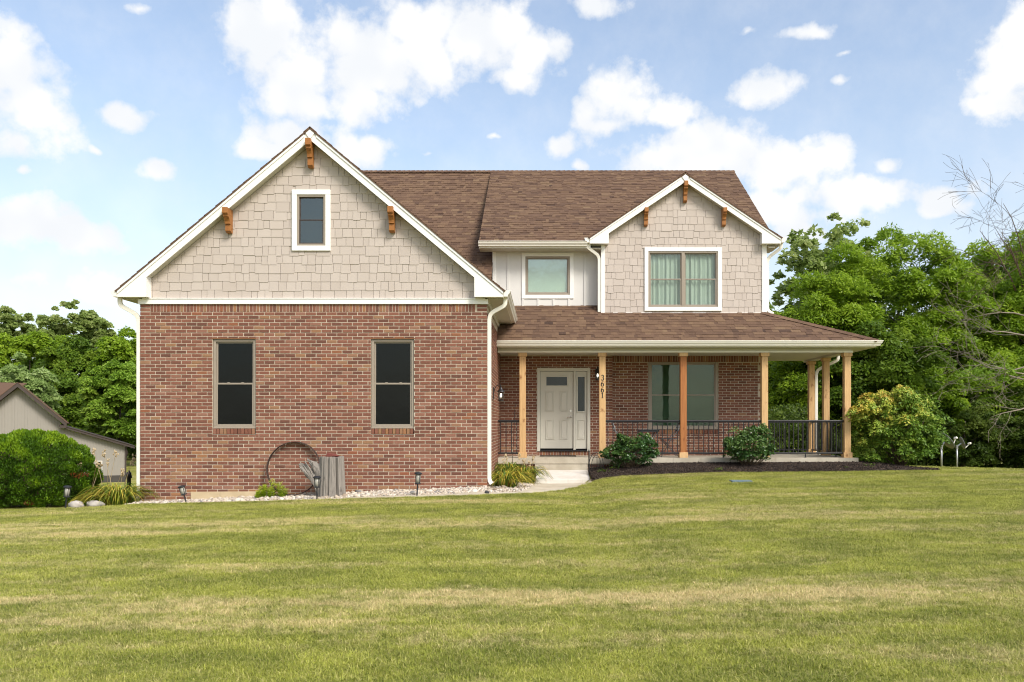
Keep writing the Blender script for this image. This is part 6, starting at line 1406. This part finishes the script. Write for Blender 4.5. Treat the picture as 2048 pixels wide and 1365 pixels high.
# satellite dishes
def satdish(label, px, Y, face, ztop, rad=.27):
    x = PX(px, Y); z0 = gz(x, Y) - .05; zt = PZ(ztop, Y); r_ = setp(empty('satellite_dish', (x, Y, z0)), label, 'dish', 'satellite dishes on poles')
    obj('pole', MB().lathe([(.024, 0), (.024, zt - z0)], (x, Y, z0), 10), 'steel', r_, True)
    d = Vector(face).normalized(); c = Vector((x, Y, zt)) + d * .13 + Vector((0, 0, .03)); mb = MB(); u = d.orthogonal().normalized(); v = d.cross(u); n1_, n2_ = 6, 22
    u = Vector((0, 0, 1)) - d * d.z; u.normalize(); v = d.cross(u)
    for lay_ in (0, 1):
        for i in range(n1_ + 1):
            for j in range(n2_):
                a = 2 * math.pi * j / n2_; rr = rad * i / n1_; p = c + u * (rr * math.cos(a)) + v * (rr * .92 * math.sin(a)) + d * (rr * rr * .75 - lay_ * .008); mb.v.append(tuple(p)); mb.t.append(.5)
    m0 = (n1_ + 1) * n2_
    for i in range(n1_):
        for j in range(n2_):
            k = (j + 1) % n2_; mb.f.append((i * n2_ + j, i * n2_ + k, (i + 1) * n2_ + k, (i + 1) * n2_ + j)); mb.f.append((m0 + i * n2_ + j, m0 + (i + 1) * n2_ + j, m0 + (i + 1) * n2_ + k, m0 + i * n2_ + k))
    for j in range(n2_): k = (j + 1) % n2_; i = n1_; mb.f.append((i * n2_ + j, i * n2_ + k, m0 + i * n2_ + k, m0 + i * n2_ + j))
    obj('reflector', mb, 'dish', r_, True)
    e = c - u * (rad * .93) + d * (rad * rad * .65 - .002); tip = c + d * (rad * 1.2) - u * (rad * .4); obj('feed_arm', MB().tube([e, e.lerp(tip, .6), tip], .013, 7), 'gutter', r_)
    obj('feed_head', MB().tube([tip - d * .02 - v * .05, tip - d * .02 + v * .05], .028, 10).tube([tip + d * .02, tip - d * .07], [.02, .03], 10), 'gutter', r_, True)
    obj('mount', MB().tube([(x, Y, zt - .08), (x, Y, zt + .02)], .034, 10).tube([(x, Y, zt - .02), tuple(c - d * .01)], .02, 8), 'steel', r_); return r_
satdish('grey satellite dish turned sideways on a pole beside the turning shrub', 1883, 22.6, (0.78, 0.12, 0.60), 892)
satdish('second satellite dish on a pole, facing away toward the trees', 1914, 23.6, (0.93, -0.12, 0.32), 892, .18)
# utility lid in the lawn
Yl = 17.45; xl0, xl1 = PX(1461, Yl), PX(1502, Yl); zl = gz((xl0 + xl1) / 2, Yl) + .035
setp(box('utility_lid', xl0, xl1, Yl - .14, Yl + .16, zl - .06, zl + .012, 'lid', None, .01), 'blue grey plastic utility lid set in the lawn', 'lid')

# ================================================================== outbuilding
YBn = 42.0; xpv = PX(120, YBn); TH = math.atan2(-xpv, YBn) * 0.97; cT, sT = math.cos(TH), math.sin(TH)
B = setp(empty('outbuilding', (xpv, YBn, -1.0)), 'taupe metal outbuilding with brown trim and lean-to roof behind the arborvitae', 'building')
def PXb(px): k = (px - CX) / F; return xpv + (k * YBn - xpv) / (cT - k * sT)
def PZb(px, py): return PZ(py, YBn + (PXb(px) - xpv) * sT)
bx0, bxr, bxe, bxw = PXb(-70), PXb(36), PXb(121), PXb(250.5); zr = PZb(36, 776); ze_ = PZb(121, 845); zl0, zl1 = PZb(121, 856), PZb(250, 893); zbs = PZb(200, 952)
def zroof(x):
    if x <= bxe: return zr - (zr - ze_) * abs(x - bxr) / (bxe - bxr)
    return zl0 + (zl1 - zl0) * (x - bxe) / (bxw - bxe)
mb = MB(); x = bx0
while x < bxw - 0.02:
    for (w_, dy) in ((0.10, 0.0), (0.035, -0.03)):
        x1 = min(x + w_, bxw)
        if x1 - x > 0.004: mb.add([(x, YBn + dy, zbs), (x1, YBn + dy, zbs), (x1, YBn + dy, zroof(x1)), (x, YBn + dy, zroof(x)), (x, YBn + .15, zbs), (x1, YBn + .15, zbs), (x1, YBn + .15, zroof(x1)), (x, YBn + .15, zroof(x))], [(0, 1, 2, 3), (0, 3, 7, 4), (1, 5, 6, 2), (3, 2, 6, 7)])
        x = x1
obj('ribbed_wall', mb, 'barnwall', B)
box('side_wall', bxw - .1, bxw, YBn + .15, YBn + 14, zbs, zl1, 'barnwall', B); box('corner_trim', bxw - .03, bxw + .05, YBn - .05, YBn + .05, zbs, zl1 - .02, 'barntrim', B)
box('skirt', bx0, bxw + .02, YBn - .03, YBn + .1, zbs - .7, zbs - .001, 'barnbase', B)
def rslope(name, x0, z0, x1, z1, y0, y1, t, mat, up=0.0): return obj(name, MB().prism([(x0, y0, z0 + up), (x1, y0, z1 + up), (x1, y0, z1 + up + t), (x0, y0, z0 + up + t)], (0, y1 - y0, 0)), mat, B)
sl = (zr - ze_) / (bxe - bxr)
rslope('rake_trim', bxr, zr + .02, bxe + .27, ze_ + .02 - sl * .27, YBn - .45, YBn - .40, .20, 'barntrim'); rslope('rake_trim', bxr - 2.6, zr + .02 - sl * 2.6, bxr, zr + .02, YBn - .45, YBn - .40, .20, 'barntrim')
rslope('soffit', bxr, zr + .02, bxe + .25, ze_ + .02 - sl * .25, YBn - .40, YBn + .1, .04, 'barntrim'); rslope('soffit', bxr - 2.6, zr + .02 - sl * 2.6, bxr, zr + .02, YBn - .40, YBn + .1, .04, 'barntrim')
rslope('roof', bxr, zr + .225, bxe + .30, ze_ + .225 - sl * .30, YBn - .47, YBn + 14, .03, 'shingle'); rslope('roof', bxr - 2.6, zr + .225 - sl * 2.6, bxr, zr + .225, YBn - .47, YBn + 2.8, .03, 'shingle')
l_ = (zl1 - zl0) / (bxw - bxe); rslope('lean_to_trim', bxe - .05, zl0 + .02 - l_ * .05, bxw + .42, zl1 + .02 + l_ * .42, YBn - .32, YBn - .28, .12, 'barntrim'); rslope('lean_to_roof', bxe - .05, zl0 + .142, bxw + .45, zl1 + .142 + l_ * .45, YBn - .35, YBn + 14, .03, 'barntrim')
rslope('soffit', bxe, zl0 + .02, bxw + .4, zl1 + .02 + l_ * .4, YBn - .28, YBn + .1, .03, 'barntrim'); box('step_trim', bxe - .02, bxe + .25, YBn - .46, YBn + .02, zl0 - .02, zl0 + .12, 'barntrim', B)
obj('cross_roof', MB().prism([(bx0 - 4, YBn - .8, zr - .85), (bxr - .9, YBn - .8, zr - .85), (bxr + .25, YBn + 2.4, zr + .30), (bx0 - 4, YBn + 2.4, zr + .30)], (0, 0, .04)), 'shingle', B)
a, b, c, d_ = PXb(191), PXb(204.5), PZb(198, 951), PZb(198, 922); w = empty('window', ((a + b) / 2, YBn, c), B)
obj('frame', frame_mb(a, b, c, d_, .035, YBn - .07, YBn - .031), 'white', w); box('pane', a + .03, b - .03, YBn - .05, YBn - .04, c + .03, d_ - .03, 'pane', w); box('backing', a + .03, b - .03, YBn - .035, YBn - .031, c + .03, d_ - .03, 'dark', w)
B.rotation_euler.z = TH
